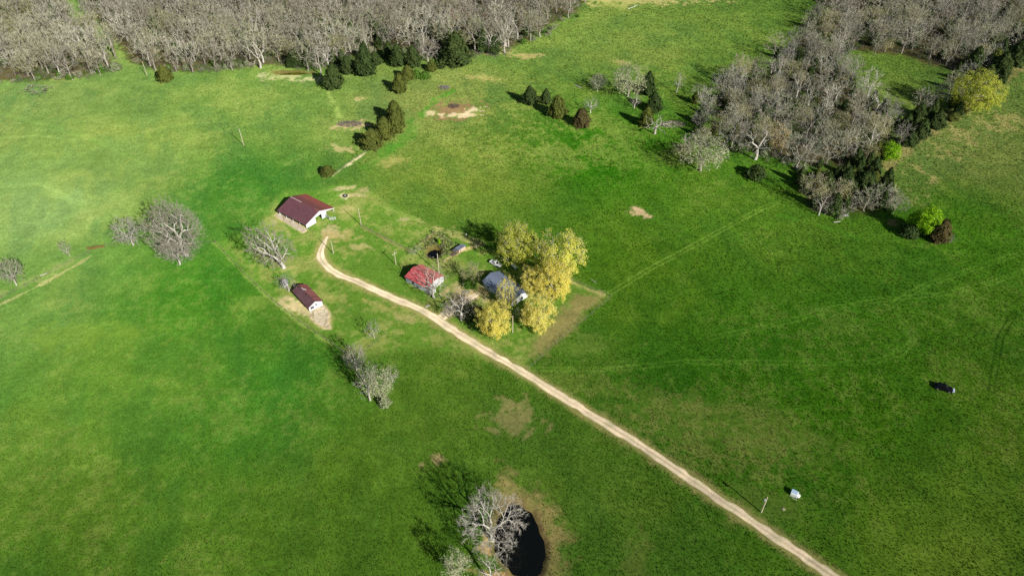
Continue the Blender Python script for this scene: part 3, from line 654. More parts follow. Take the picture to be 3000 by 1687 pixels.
PONDTREE = make_proto('bare_tree', bark_pale, tree_mat('bleached_twigs', [(0.46, 0.43, 0.36), (0.56, 0.53, 0.45)], 0.5), 13, 8.6, 640, 0.22, 0.24, 14, 1.1, 0.028, 0.6, shell=0.5, low=0.4, gaps=0.1, sides=7, jit=0.06, upb=0.08)
SYC = [make_proto('bare_tree', bark_pale, twig_pale, 16, 6.4, 130, 0.16, 0.3, 12, 1.5, 0.026, 0.44, shell=0.65, gaps=0.16, sides=6, jit=0.07, upb=0.2) for _ in range(3)]
DEAD = make_proto('dead_tree', bark_pale, bark_pale, 8.5, 6.0, 26, 0.3, 0.3, 3, 1.1, 0.07, 0.42, shell=0.5, jit=0.16, flat=0.8, low=0.35, sides=6)
YOUNG = make_proto('bare_tree', bark_pale, twig_pale, 8, 3.2, 90, 0.15, 0.2, 10, 0.8, 0.04, 0.16, leaf=dict(n=3, sig=0.4, size=0.22, mat=bud_pale))

def plant(p, px, top, wpx, label, cat=None, group=None, name=None, rz=None, z=None, lean=None, sz=None):
    x, y, zz = G(*px)
    h = sz if sz else max(topz(y, top)-zz, 1.0)*0.96
    w = wpx*mpp(y, zz)/2
    return put(p, x, y, zz, h/p.H, w/p.R, label, cat, group, name, rz)
KINDCAT = {'bare_tree': 'bare tree', 'budding_tree': 'budding tree', 'leafy_tree': 'leafy tree', 'blossoming_tree': 'blossoming tree', 'cedar_tree': 'cedar tree', 'shrub': 'shrub', 'dead_tree': 'dead tree'}
def put(p, x, y, z, fz, fr, label, cat=None, group=None, name=None, rz=None):
    e = empty(name or p.kind, (x, y, z), random.uniform(0, 2*pi) if rz is None else rz)
    e.scale = (fr, fr, fz); e.rotation_euler.x = random.gauss(0, 0.03); e.rotation_euler.y = random.gauss(0, 0.03); tag(e, label, cat or KINDCAT[p.kind], group)
    for nm, me in (('trunk', p.trunk), ('crown', p.crown)):
        o = bpy.data.objects.new(nm, me); C.objects.link(o); o.parent = e
    return e

# ---- standing-out trees, one by one
plant(ROUND[0], (48, 835), 762, 72, 'small round bare tree nearest the left edge, by the worn fence line')
plant(ROUND[1], (391, 718), 638, 88, 'round bare tree just left of the huge spreading bare tree')
plant(BIGOAK, (548, 748), 590, 140, 'huge spreading bare tree with forked pale trunk in the left pasture', rz=0.0)
plant(ROUND[0], (527, 775), 700, 84, 'low bare tree tucked against the foot of the huge spreading tree', rz=2.0)
plant(BARNTREE, (832, 785), 672, 128, 'leaning bare tree with thick pale trunk in front of the red roofed barn', rz=0.0)
plant(SYC[0], (846, 852), 800, 66, 'thin bare tree over the tiny white outhouse')
plant(YOUNG, (206, 752), 700, 30, 'slender dark leaning tree on the left fence line')
plant(YOUNG, (1097, 990), 938, 48, 'small pale grey green tree south of the long shed')
plant(ROUND[1], (1046, 1085), 1006, 66, 'bare grey tree on the yard fence with long shadow', rz=1.0)
plant(SYC[1], (1085, 1172), 1070, 80, 'pale tangled tree of the clump below the yard, left one')
plant(BUD_P[0], (1118, 1176), 1072, 90, 'budding pale green tree of the clump below the yard')
plant(YOUNG, (1150, 1120), 1078, 46, 'small white twigged tree right of the clump below the yard')
plant(BUSH_G, (1128, 1185), 1165, 40, 'low grey green shrub at the foot of the clump below the yard')
plant(SYC[2], (1272, 872), 782, 104, 'white limbed bare tree in front of the red roofed garage', rz=2.4)
plant(SYC[0], (1352, 938), 850, 105, 'white trunked bare tree beside the gravel spur', rz=0.8)
plant(FOREST_G[0], (1316, 932), 885, 50, 'thin grey bare tree at the mouth of the gravel spur')
plant(YEL[0], (1512, 768), 655, 112, 'tall yellow green tree at the back left of the house grove')
plant(YEL[1], (1638, 806), 684, 150, 'broad yellow tree at the right of the house grove', rz=1.0)
plant(YEL[2], (1620, 872), 772, 104, 'golden tree right behind the house', rz=2.2)
plant(YEL[3], (1562, 856), 786, 80, 'golden tree crowding the back corner of the house', rz=4.0)
plant(YEL[4], (1484, 910), 806, 58, 'half bare golden tree over the front of the house', rz=0.5)
plant(YEL[3], (1572, 964), 866, 98, 'golden tree below the white gable of the house', rz=3.0)
plant(YEL[3], (1450, 984), 892, 96, 'rounded golden tree alone by the gravel road', rz=5.0)
plant(BUD[0], (1384, 832), 770, 62, 'olive budding tree left of the house')
plant(BUSH, (1376, 838), 818, 44, 'low green shrub under the olive tree left of the house')
plant(BUSH_D, (1398, 935), 905, 66, 'dark rounded shrub left of the golden tree by the road')
plant(BUSH_D, (1372, 925), 905, 44, 'dark shrub at the foot of the white trunked tree')
plant(BUSH, (1408, 950), 930, 60, 'green shrub along the road under the golden tree')
plant(TWIGBUSH, (1530, 935), 910, 60, 'grey twiggy shrub under the golden tree below the house')
plant(PONDTREE, (1440, 1580), 1462, 196, 'big white bare tree leaning over the black stock pond', rz=0.4)
plant(BUD_P[1], (1345, 1700), 1625, 82, 'pale bare tree at the bottom edge, left of the stock pond')
plant(SYC[1], (1440, 1706), 1630, 96, 'bare tree at the bottom edge, against the stock pond', rz=3)
plant(DEAD, (1918, 392), 330, 92, 'white dead tree with crooked limbs beside a brush heap', rz=0.3)
plant(SYC[2], (1730, 331), 282, 50, 'small white bare tree beside the brown cedar')
plant(BUD_P[0], (1838, 283), 192, 105, 'broad pale budding tree standing in the open top field')
plant(ROUND[0], (1750, 268), 216, 50, 'small round bare tree left of the broad pale budding tree')
plant(SYC[0], (1858, 318), 268, 44, 'thin grey bare tree below the broad pale budding tree')
plant(SYC[1], (1982, 272), 208, 36, 'thin grey tree alone right of the broad pale budding tree')
plant(CED[0], (1895, 275), 208, 48, 'dark cedar close behind the broad pale budding tree')
plant(CED[1], (1915, 325), 268, 52, 'dark cedar above the white dead tree')
plant(CED_O[1], (1890, 368), 312, 46, 'olive cedar just left of the white dead tree')
plant(CED[0], (1553, 302), 248, 48, 'leftmost dark cedar of the row of four in the top field')
plant(CED[2], (1598, 302), 258, 34, 'narrow dark cedar second in the row of four')
plant(CED_O[0], (1635, 342), 278, 54, 'pointed cedar third in the row of four, nearest the viewer')
plant(CED_B, (1704, 370), 318, 52, 'rusty brown cedar at the right end of the row of four')
plant(BUD_P[1], (2052, 500), 396, 140, 'wide olive budding tree at the near edge of the right wood', rz=1.2)
plant(BUD[1], (1992, 470), 415, 58, 'small olive tree in the shade left of the wide budding tree')
plant(DEAD, (2006, 425), 385, 36, 'small white dead snag above the wide budding tree', rz=2)
plant(SYC[1], (2212, 468), 358, 118, 'white limbed bare tree at the near edge of the right wood', rz=4)
plant(ORANGE, (2262, 458), 356, 66, 'orange budding tree in the right wood')
plant(FOREST_G[1], (2334, 496), 388, 112, 'grey bare tree with pale leaning trunk right of the orange tree')
plant(BUSH_D, (2212, 520), 486, 62, 'dark low cedar bush alone on the near side of the right wood')
plant(CED[1], (2470, 560), 488, 62, 'dark cedar at the left of the dark clump ending the right wood')
plant(CED[2], (2520, 560), 498, 74, 'broad dark cedar at the right of the dark clump ending the right wood')
plant(CED[0], (2415, 560), 500, 46, 'dark cedar in deep shade inside the clump ending the right wood')
plant(BUD[2], (2372, 600), 508, 84, 'olive budding tree at the left of the clump ending the right wood')
plant(BUD[0], (2450, 600), 520, 64, 'olive tree in the middle of the clump ending the right wood')
plant(SYC[0], (2398, 630), 548, 60, 'pale stemmed bare tree on the bottom edge of the right wood clump')
plant(FOREST_G[2], (2530, 618), 550, 84, 'bare tree with olive twigs at the right of the right wood clump')
plant(FOREST_G[3], (2582, 600), 540, 70, 'grey bare tree right of the broad dark cedar')
plant(FOREST_G[4], (2616, 625), 570, 66, 'pale grey bare tree beside the long dark shadow')
for k, (x, y, w, lb) in enumerate([(2430, 625, 56, 'grey brush shrub left along the bottom of the right wood clump'), (2475, 622, 56, 'grey brush shrub midway along the bottom of the right wood clump'), (2590, 598, 70, 'brown brush shrub below the lime field edge'), (2510, 600, 50, 'grey brush shrub under the broad dark cedar'), (2775, 710, 40, 'grey shrub right of the brown cedar')]):
    plant(TWIGBUSH, (x, y), y-26, w, lb)
plant(LIME[0], (2600, 472), 418, 44, 'bright lime green tree at the right corner of the right wood')
plant(LIME[1], (2705, 688), 608, 62, 'bright lime green tree beside the brown cedar')
plant(LIME[0], (2672, 672), 622, 46, 'duller green tree left of the lower lime green tree')
plant(CED_B, (2746, 706), 642, 56, 'dark brown cedar at the end of the hedge line')
plant(BUSH_D, (2660, 690), 660, 60, 'dark shrub in the shadow left of the lower lime tree')
plant(YEL[0], (2835, 330), 208, 128, 'yellowish budding tree at the right edge of the right wood', rz=2)
plant(FOREST_G[1], (2770, 300), 235, 76, 'dark grey bare tree spreading in shade left of the yellowish tree')
plant(SYC[0], (2454, 158), 50, 62, 'white trunked bare tree standing out of the top right wood', rz=1)
plant(SYC[1], (2268, 250), 150, 50, 'white stemmed tree leaning at the left edge of the right wood', rz=2)
plant(SYC[2], (1482, 136), 22, 96, 'large white bare tree standing out at the right end of the top wood', rz=0)
plant(ROUND[1], (1255, 182), 106, 74, 'round grey bare tree between the cedars at the top')
plant(SYC[0], (940, 220), 118, 62, 'two stemmed white tree beside the algae pond', rz=2.2)
plant(SYC[1], (1012, 188), 108, 58, 'white limbed tree behind the cedars right of the algae pond', rz=3.3)
plant(SYC[2], (968, 180), 110, 44, 'small white limbed tree above the algae pond')
plant(BUD[2], (608, 130), 88, 62, 'olive green budding tree sticking out of the top wood')
plant(BUD[1], (85, 225), 158, 66, 'olive budding tree at the near edge of the left wood')
plant(SYC[1], (755, 92), 8, 76, 'pale limbed tree standing out in the middle of the top wood', rz=1)
plant(SYC[2], (85, 130), 50, 80, 'white forked tree standing out of the left wood', rz=5)
plant(SYC[0], (182, 80), 20, 60, 'white limbed tree by the grassy ride in the left wood')
cedars_top = [((978, 257), 180, 58, 0, 'large dark cedar standing out into the pasture right of the algae pond'), ((1018, 215), 160, 40, 1, 'brownish cedar behind the large one right of the algae pond'), ((1072, 217), 130, 66, 2, 'broad dark cedar in the middle of the top edge'),
              ((1168, 192), 124, 46, 0, 'tall narrow cedar above the broken tree line'), ((1212, 195), 132, 46, 1, 'cedar right of the tall narrow one, touching the round bare tree'), ((1338, 186), 92, 94, 2, 'largest dark cedar, massive and round at the top'),
              ((1412, 152), 78, 46, 0, 'tall cedar left of the large white tree'), ((1446, 158), 106, 38, 1, 'dark cedar at the foot of the large white tree'), ((1172, 270), 214, 44, 3, 'pale trunked rounded cedar alone below the tree line'),
              ((1196, 233), 190, 42, 4, 'cedar just above the pale trunked rounded one'), ((1264, 207), 176, 34, 3, 'small olive cedar under the round bare tree'), ((488, 237), 190, 46, 4, 'olive cedar at the edge of the top wood far left'),
              ((868, 192), 140, 54, 2, 'dark cedar behind the algae pond'), ((1100, 190), 150, 40, 1, 'half hidden cedar right of the broad dark cedar'), ((1140, 170), 118, 40, 0, 'dark cedar deep in the tree line'), ((1155, 38), 6, 34, 1, 'single dark cedar deep inside the top wood')]
for px, tp, w, k, lb in cedars_top: plant((CED+CED_O)[k], px, tp, w, lb)
plant(BUSH, (300, 212), 186, 32, 'lime green bush at the edge of the left wood')
plant(BUSH_G, (340, 206), 182, 38, 'round olive bush at the mouth of the grassy ride')
plant(BUSH, (1222, 230), 205, 26, 'left one of two bright green bushes below the tree line'); plant(BUSH, (1244, 230), 210, 34, 'right one of two bright green bushes below the tree line')
plant(BUSH_D, (1294, 200), 188, 24, 'low dark bush left of the largest cedar')
plant(CED_O[0], (1158, 362), 292, 58, 'top cedar of the olive cedar row along the field line', rz=0)
plant(CED_O[1], (1160, 385), 325, 56, 'second cedar of the olive cedar row along the field line', rz=1)
plant(CED_O[0], (1128, 405), 342, 62, 'third cedar of the olive cedar row along the field line', rz=2)
plant(CED_O[1], (1090, 432), 376, 64, 'bottom cedar of the olive cedar row along the field line', rz=3)
plant(CED_O[0], (962, 512), 484, 42, 'small cedar bush alone above the barn')
for k, (x, y, tp, w, lb) in enumerate([(2690, 402, 345, 56, 'cedar at the left of the three on the right field edge'), (2738, 372, 322, 56, 'cedar in the middle of the three on the right field edge'), (2662, 425, 385, 48, 'low cedar nearest the lime green tree corner'), (2790, 352, 330, 36, 'low green bush at the foot of the yellowish tree'),
                                         (2880, 255, 190, 60, 'cedar on the field edge above the yellowish tree'), (2925, 222, 150, 60, 'cedar on the field edge near the right margin'), (2970, 190, 110, 64, 'tall cedar on the field edge at the right margin'), (2900, 205, 140, 50, 'cedar behind the field edge near the right margin'),
                                         (2995, 150, 70, 60, 'cedar cut by the right margin'), (2845, 205, 135, 60, 'dark cedar inside the top right wood'), (2690, 340, 300, 40, 'small cedar in the clearing shade'), (2560, 462, 415, 44, 'dark cedar beside the upper lime green tree')]):
    plant((CED+CED_O[:1])[k % 4], (x, y), tp, w, lb)
plant(TWIGBUSH, (110, 272), 240, 74, 'fallen bare tree top lying on the left pasture', 'fallen tree', name='fallen_tree', sz=3.0)

# ---- the woods
def in_poly(px, P): 
    ins = False; j = len(P)-1
    for i in range(len(P)):
        if ((P[i][1] > px[1]) != (P[j][1] > px[1])) and px[0] < (P[j][0]-P[i][0])*(px[1]-P[i][1])/(P[j][1]-P[i][1])+P[i][0]: ins = not ins
        j = i
    return ins
def scatter(P, gap, tries=20000, jit=None):
    gp = gpts([(a, max(b, -8)) for a, b in P]); x0, y0 = gp.min(0); x1, y1 = gp.max(0)
    pl = [tuple(p) for p in gp]; out = []; cell = {}
    for _ in range(tries):
        x, y = random.uniform(x0, x1), random.uniform(y0, y1)
        if abs(x) > 0.74*(y*cp+CAM_H*sp)+20: continue
        if not in_poly((x+16*(float(vnoise(x, y, 15.0, 5))-0.5), y+16*(float(vnoise(x, y, 13.0, 6))-0.5)), pl): continue
        k = (int(x//gap), int(y//gap))
        if any((x-a)**2+(y-b)**2 < gap*gap for i in (-1, 0, 1) for j in (-1, 0, 1) for a, b in cell.get((k[0]+i, k[1]+j), [])): continue
        cell.setdefault(k, []).append((x, y)); out.append((x, y))
    return out
wa, wb, wc, wdd = scatter(WOOD_A, 8.0), scatter(WOOD_B, 7.8), scatter(WOOD_C, 8.6), scatter(WOOD_D, 9.0)
print('WOODS', len(wa), len(wb), len(wc), len(wdd))
rest = []
def edge_brush(pts, n, grp, lab):
    P = gpts(pts); seg = [np.hypot(*(b-a)) for a, b in zip(P[:-1], P[1:])]; tot = sum(seg)
    for _ in range(n):
        t = random.uniform(0, tot); i = 0
        while t > seg[i]: t -= seg[i]; i += 1
        q = P[i]+(P[i+1]-P[i])*t/seg[i]+rng.normal(0, 2.2, 2); p, lb = random.choice(((TWIGBUSH, 'grey leafless brush '), (TWIGBUSH, 'grey leafless brush '), (BUSH_G, 'low grey green bush '), (BUSH, 'low green bush ')))
        k = random.uniform(0.6, 1.35); put(p, q[0], q[1], float(hz(q[0], q[1])), k*random.uniform(0.7, 1.2), k, lb+lab, None, lb+grp)
edge_brush([(0, 240), (130, 236), (240, 226), (330, 204)], 16, 'of the left wood edge', 'at the near edge of the left wood')
edge_brush([(395, 192), (560, 214), (700, 200), (820, 192), (1000, 196), (1120, 152), (1260, 170), (1420, 162), (1560, 114), (1690, 42)], 46, 'of the top wood edge', 'at the near edge of the top wood')
edge_brush([(2250, 212), (2100, 300), (2140, 430), (2330, 488), (2390, 615), (2450, 634), (2560, 622), (2640, 588)], 36, 'of the right wood edge', 'at the near edge of the right wood')
def wood(pts, quota, protos, hs, text, grp, budshare=0.1, cedshare=0.04, budp=BUD, crown=0.40):
    pts = sorted(pts, key=lambda p: p[1])
    for i, (x, y) in enumerate(pts):
        z = float(hz(x, y)); h = random.uniform(*hs)*random.choice((1, 1, 1, 0.8, 1.12)); r = random.random(); f = random.uniform(0.7, 1.2)
        if i >= quota: rest.append((x, y, z, h/16, f*h*0.4/4.4)); continue
        if r < budshare:
            p = random.choice(budp); put(p, x, y, z, h*0.9/p.H, f*h*0.42/p.R, 'olive budding tree among the bare trees of the '+text, None, 'budding trees of the '+grp)
        elif r < budshare+cedshare:
            p = random.choice(CED); put(p, x, y, z, h*0.62/p.H, h*0.17/p.R, 'dark cedar among the bare trees of the '+text, None, 'cedars inside the '+grp)
        else:
            p = random.choice(protos); put(p, x, y, z, h/p.H, f*h*crown/p.R, 'bare grey tree of the '+text, None, 'bare trees of the '+grp)
wood(wa, 75, FOREST+FOREST_P+FOREST, (13, 19), 'wood left of the grassy ride', 'left wood', 0.12, 0.0)
wood(wb, 120, FOREST+FOREST_P, (13, 19), 'top wood right of the grassy ride', 'top wood', 0.08, 0.06)
wood(wc, 75, FOREST_G+FOREST_G+FOREST[:2], (12, 17), 'top right wood', 'top right wood', 0.2, 0.06)
wood(wdd, 170, FOREST_G+FOREST_G+FOREST_P[:2], (10.5, 16.5), 'wood right of the top field', 'right wood', 0.24, 0.0, crown=0.40)
def understory(P, gap, hs, text, grp, protos=None):
    for (x, y) in scatter(P, gap, 6000):
        h = random.uniform(*hs); p = random.choice(protos or CED); put(p, x, y, float(hz(x, y)), h/p.H, h*random.uniform(0.26, 0.36)/p.R, text, None, grp)
understory(WOOD_D, 9.5, (4, 8.5), 'dark cedar between the bare trees of the wood right of the top field', 'cedars inside the right wood')
understory(TAIL, 5.6, (5, 10.5), 'dark cedar of the shady clump at the near tip of the right wood', 'cedars of the right wood tip', CED+CED_O[:1])
understory([(2640, 405), (2720, 330), (2800, 250), (2880, 195), (3010, 90), (3010, 175), (2900, 240), (2790, 345), (2690, 408)], 7.5, (5, 9.5), 'dark cedar of the line along the right field edge', 'cedars along the right field edge')
understory([(1985, 445), (2005, 385), (2070, 270), (2160, 235), (2150, 330), (2135, 435)], 9.0, (4, 8), 'dark cedar on the left fringe of the right wood', 'cedars on the left fringe of the right wood', CED+CED_O[:1])
for (x, y) in scatter([(2030, 430), (2040, 370), (2080, 265), (2170, 225), (2160, 330), (2140, 430)], 9.5, 4000):
    p = random.choice(FOREST_G+BUD); h = random.uniform(8, 13); put(p, x, y, float(hz(x, y)), h/p.H, h*0.42/p.R, 'small '+p.kind.replace('_', ' ')+' on the left fringe of the right wood', None, p.kind.replace('_', ' ')+'s on the left fringe of the right wood')
for k in range(7):
    x, y, z = G(2690+45*k, 330-30*k); p = random.choice(FOREST_G); h = random.uniform(9, 14); put(p, x, y, z, h/p.H, h*0.4/p.R, 'dark bare tree behind the cedar line of the right field edge', None, 'bare trees behind the right field edge')
understory(WOOD_C, 15.0, (5, 9), 'dark cedar between the bare trees of the top right wood', 'cedars inside the top right wood')
understory(CEDAR_STRIP, 13.0, (6, 11), 'dark cedar in the front of the top wood near the algae pond', 'cedars in the front of the top wood')
def far_wood():
    VT, FT, VC, MI = [], [], [], []; b = 0
    for (x, y, z, fz, fr) in rest:
        p = random.choice(FOREST); a = random.uniform(0, 6.28); M = np.array([[cos(a)*fr, -sin(a)*fr, 0], [sin(a)*fr, cos(a)*fr, 0], [0, 0, fz]])
        mi = random.randrange(4); MI.append(np.full(len(p.cv)//3, mi+1, np.int32)); v = p.tv[0]@M.T+np.array([x, y, z]); VT.append(v); FT.append(p.tv[1]+b); b += len(v); VC.append(p.cv@M.T+np.array([x, y, z]))
    VC = np.vstack(VC); T = np.vstack([np.vstack(FT), np.arange(len(VC)).reshape(-1, 3)+b])
    nt_ = sum(len(f) for f in FT); me = tri_mesh('distant_wood', np.vstack(VT+[VC]), T); me.materials.append(bark); [me.materials.append(t) for t in twig_tints]
    me.polygons.foreach_set('material_index', np.concatenate([np.zeros(nt_, np.int32)]+MI))
    tag(link('distant_wood', me), 'mass of bare trees deeper in the woods', 'woodland', kind='stuff')
if rest: far_wood()
def undergrowth():
    P0 = []; P1 = []; Wd = []
    for P in (WOOD_A, WOOD_B, WOOD_C, WOOD_D, TAIL):
        for (x, y) in scatter(P, 3.2, 8000):
            z = float(hz(x, y)); n = 34; k = random.uniform(0.6, 1.6); o = np.array([x, y, z])+rng.normal(0, 0.9, (n, 3))*[1, 1, 0]; d = rng.normal(0, 0.8, (n, 3)); d[:, 2] = k*rng.uniform(0.6, 2.6, n)
            P0.append(o); P1.append(o+d); Wd.append(np.full(n, 0.09))
    V = ribbons(np.vstack(P0), np.vstack(P1), np.concatenate(Wd)); me = tri_mesh('undergrowth', V, np.arange(len(V)).reshape(-1, 3)); me.materials.append(tree_mat('brush_stems', [(0.16, 0.14, 0.105), (0.30, 0.27, 0.21)], 0.1))
    tag(link('undergrowth', me), 'brown leafless undergrowth on the wood floors', 'undergrowth', kind='stuff')
undergrowth()

# ------------------------------------------------------------------ buildings
white_wall = mottled('white_siding', srgb(206, 210, 214), srgb(238, 240, 242), 0.6, 0.7, stretch=(1, 1, 0.3))
grey_wall = mottled('grey_white_siding', srgb(190, 198, 206), srgb(226, 230, 234), 0.8, 0.7, stretch=(1, 1, 0.3))
straw_m = mottled('straw_floor', srgb(150, 118, 70), srgb(196, 160, 100), 1.6, 0.95)
dark_in = mottled('dark_boards', srgb(40, 36, 32), srgb(62, 54, 46), 2.0, 0.9)
glass = mottled('window_glass', (0.03, 0.035, 0.04), (0.06, 0.065, 0.07), 2.0, 0.15, spec=0.5)
trim_w = mottled('white_trim', srgb(220, 220, 218), srgb(240, 240, 238), 3.0, 0.6)
grey_metal = mottled('galvanised_metal', srgb(140, 144, 150), srgb(176, 180, 186), 1.5, 0.45, spec=0.5)
wood_grey = mottled('weathered_wood', srgb(120, 108, 90), srgb(160, 146, 122), 2.5, 0.9, stretch=(4, 4, 0.5))
def frame(bl, br, rl):
    a, b, c = np.array(G(*bl)), np.array(G(*br)), np.array(G(*rl)); u = (b-a)[:2]; v = (c-a)[:2]
    Wd = np.hypot(*u); ang = math.atan2(u[1], u[0]); n = np.array([-sin(ang), cos(ang)]); L = float(v@n)
    return (a[0], a[1], min(a[2], b[2], c[2])-0.05), ang, float(Wd), L
def roof_slope(x0, z0, x1, z1, y0, y1, t=0.1):
    return MB().prism([(x0, y0, z0), (x1, y0, z1), (x1, y1, z1), (x0, y1, z0)], (0, 0, t))
def gable_seg(mb, x0, x1, y, zb, eave, ridge, Wd, t=0.12, xr=None):
    """vertical wall slice in the gable plane, its top following the roof"""
    xr = Wd/2 if xr is None else xr
    zt = lambda x: eave+(ridge-eave)*(x/xr if x < xr else (Wd-x)/(Wd-xr))
    pts = [(x0, y, zb if not callable(zb) else zb(x0)), (x1, y, zb if not callable(zb) else zb(x1)), (x1, y, zt(x1))]
    if x0 < xr < x1: pts.append((xr, y, zt(xr)))
    pts.append((x0, y, zt(x0))); mb.prism(pts, (0, t, 0)); return mb

def barn():
    loc, ang, Wd, L = frame((898.6, 669.3), (978.7, 621.5), (829, 624)); e = empty('barn', loc, ang)
    tag(e, 'large open barn with maroon metal roof and white gable', 'barn')
    ev, rd = 2.35, 4.75; xr = Wd/2
    roof_m = metal_roof('maroon_roof', srgb(112, 74, 82), srgb(130, 88, 92), 8.0, 'Y')
    roof_r = metal_roof('rusting_red_roof', srgb(130, 82, 80), srgb(148, 90, 84), 8.0, 'Y', grad=(xr+2.6, xr+4.4, srgb(168, 92, 78)))
    o = 0.35; k = (rd-ev)/xr
    r = roof_slope(-o, ev-o*k, xr, rd, -o, L+o).build('roof', roof_m, e)
    r2 = roof_slope(xr, rd, Wd+o, ev-o*k, -o, L+o).build('roof', roof_r, e); r2['label'] = 'rust red slope of the roof'
    MB().box(xr-0.16, xr+0.16, L*0.62, L+o, rd+0.08, rd+0.16).build('ridge_cap', mottled('pale_ridge', srgb(206, 178, 172), srgb(228, 208, 200), 2), r)
    MB().box(xr-0.12, xr+0.12, -o, L*0.16, rd+0.08, rd+0.15).build('ridge_cap', mottled('rusty_ridge', srgb(176, 110, 96), srgb(196, 130, 112), 2), r)
    mb = MB(); gable_seg(mb, 0.0, 4.9, 0, 0, ev-.05, rd-.05, Wd); gable_seg(mb, 4.9, 8.0, 0, lambda x: 2.75 if x < 6 else 2.9, ev-.05, rd-.05, Wd)
    gable_seg(mb, 8.0, 10.4, 0, 0, ev-.05, rd-.05, Wd); gable_seg(mb, 10.4, Wd, 0, lambda x: 2.75-(x-10.4)*0.21, ev-.05, rd-.05, Wd); mb.build('wall', white_wall, e)
    mb = MB(); gable_seg(mb, 0.0, Wd, L-.15, 0, ev-.05, rd-.05, Wd); mb.build('wall', grey_wall, e); MB().box(Wd-.12, Wd, 3.0, L-.15, 0, ev-.15).build('wall', grey_wall, e)
    MB().box(0.1, Wd-0.15, 0.13, L-0.16, 0.02, 0.1).build('floor', straw_m, e)
    mb = MB(); mb.box(4.6, 4.72, 0.14, L-.2, 0.1, 3.3); mb.box(10.3, 10.4, 0.14, L-.2, 0.1, 3.1); mb.build('inner_wall', dark_in, e)
    for y in (0.0, 4.0, 8.0, 12.0, L-.16): MB().box(0.0, 0.16, y+0.001, y+0.16, 0, ev-.08).build('post', trim_w, e) if y > 0 else None
    MB().box(Wd-.16, Wd-.001, -0.001, 0.16, 0, ev-.2).build('post', trim_w, e)
    MB().box(-o-.03, -o+.02, -o, L+o, ev-o*k-.12, ev-o*k+.09).build('fascia', mottled('grey_trim', srgb(120, 112, 116), srgb(140, 132, 134), 2), e)
    mb = MB(); mb.prism([(-o, -o-.04, ev-o*k-.1), (xr, -o-.04, rd-.1), (xr, -o-.04, rd+.09), (-o, -o-.04, ev-o*k+.09)], (0, .04, 0)); mb.prism([(xr, -o-.04, rd-.1), (Wd+o, -o-.04, ev-o*k-.1), (Wd+o, -o-.04, ev-o*k+.09), (xr, -o-.04, rd+.09)], (0, .04, 0)); mb.build('barge_board', trim_w, e)
barn()
def gate_panel(px, ang, w, label, mat, h=1.3, name='metal_gate', bars=5):
    x, y, z = G(*px); e = empty(name, (x, y, z), ang); tag(e, label, 'gate')
    mb = MB()
    for k in range(bars): mb.tube([(0, 0, .2+k*(h-.2)/(bars-1)), (w, 0, .2+k*(h-.2)/(bars-1))], 0.05, 5)
    mb.build('rails', mat, e)
    for xx in (0.0, w/2, w): MB().tube([(xx, 0, 0), (xx, 0, h+.05)], 0.06, 5).build('upright', mat, e)
gate_panel((966, 645), R(8), 2.4, 'white board gate panel standing by the barn corner', trim_w)
gate_panel((955, 637), R(-35), 1.8, 'dark metal gate against the barn front wall', grey_metal, 1.4)
gate_panel((258, 733), R(15), 5.6, 'rusty red pipe gate in the left fence line', mottled('rust', srgb(140, 84, 62), srgb(176, 112, 84), 3), 1.3)

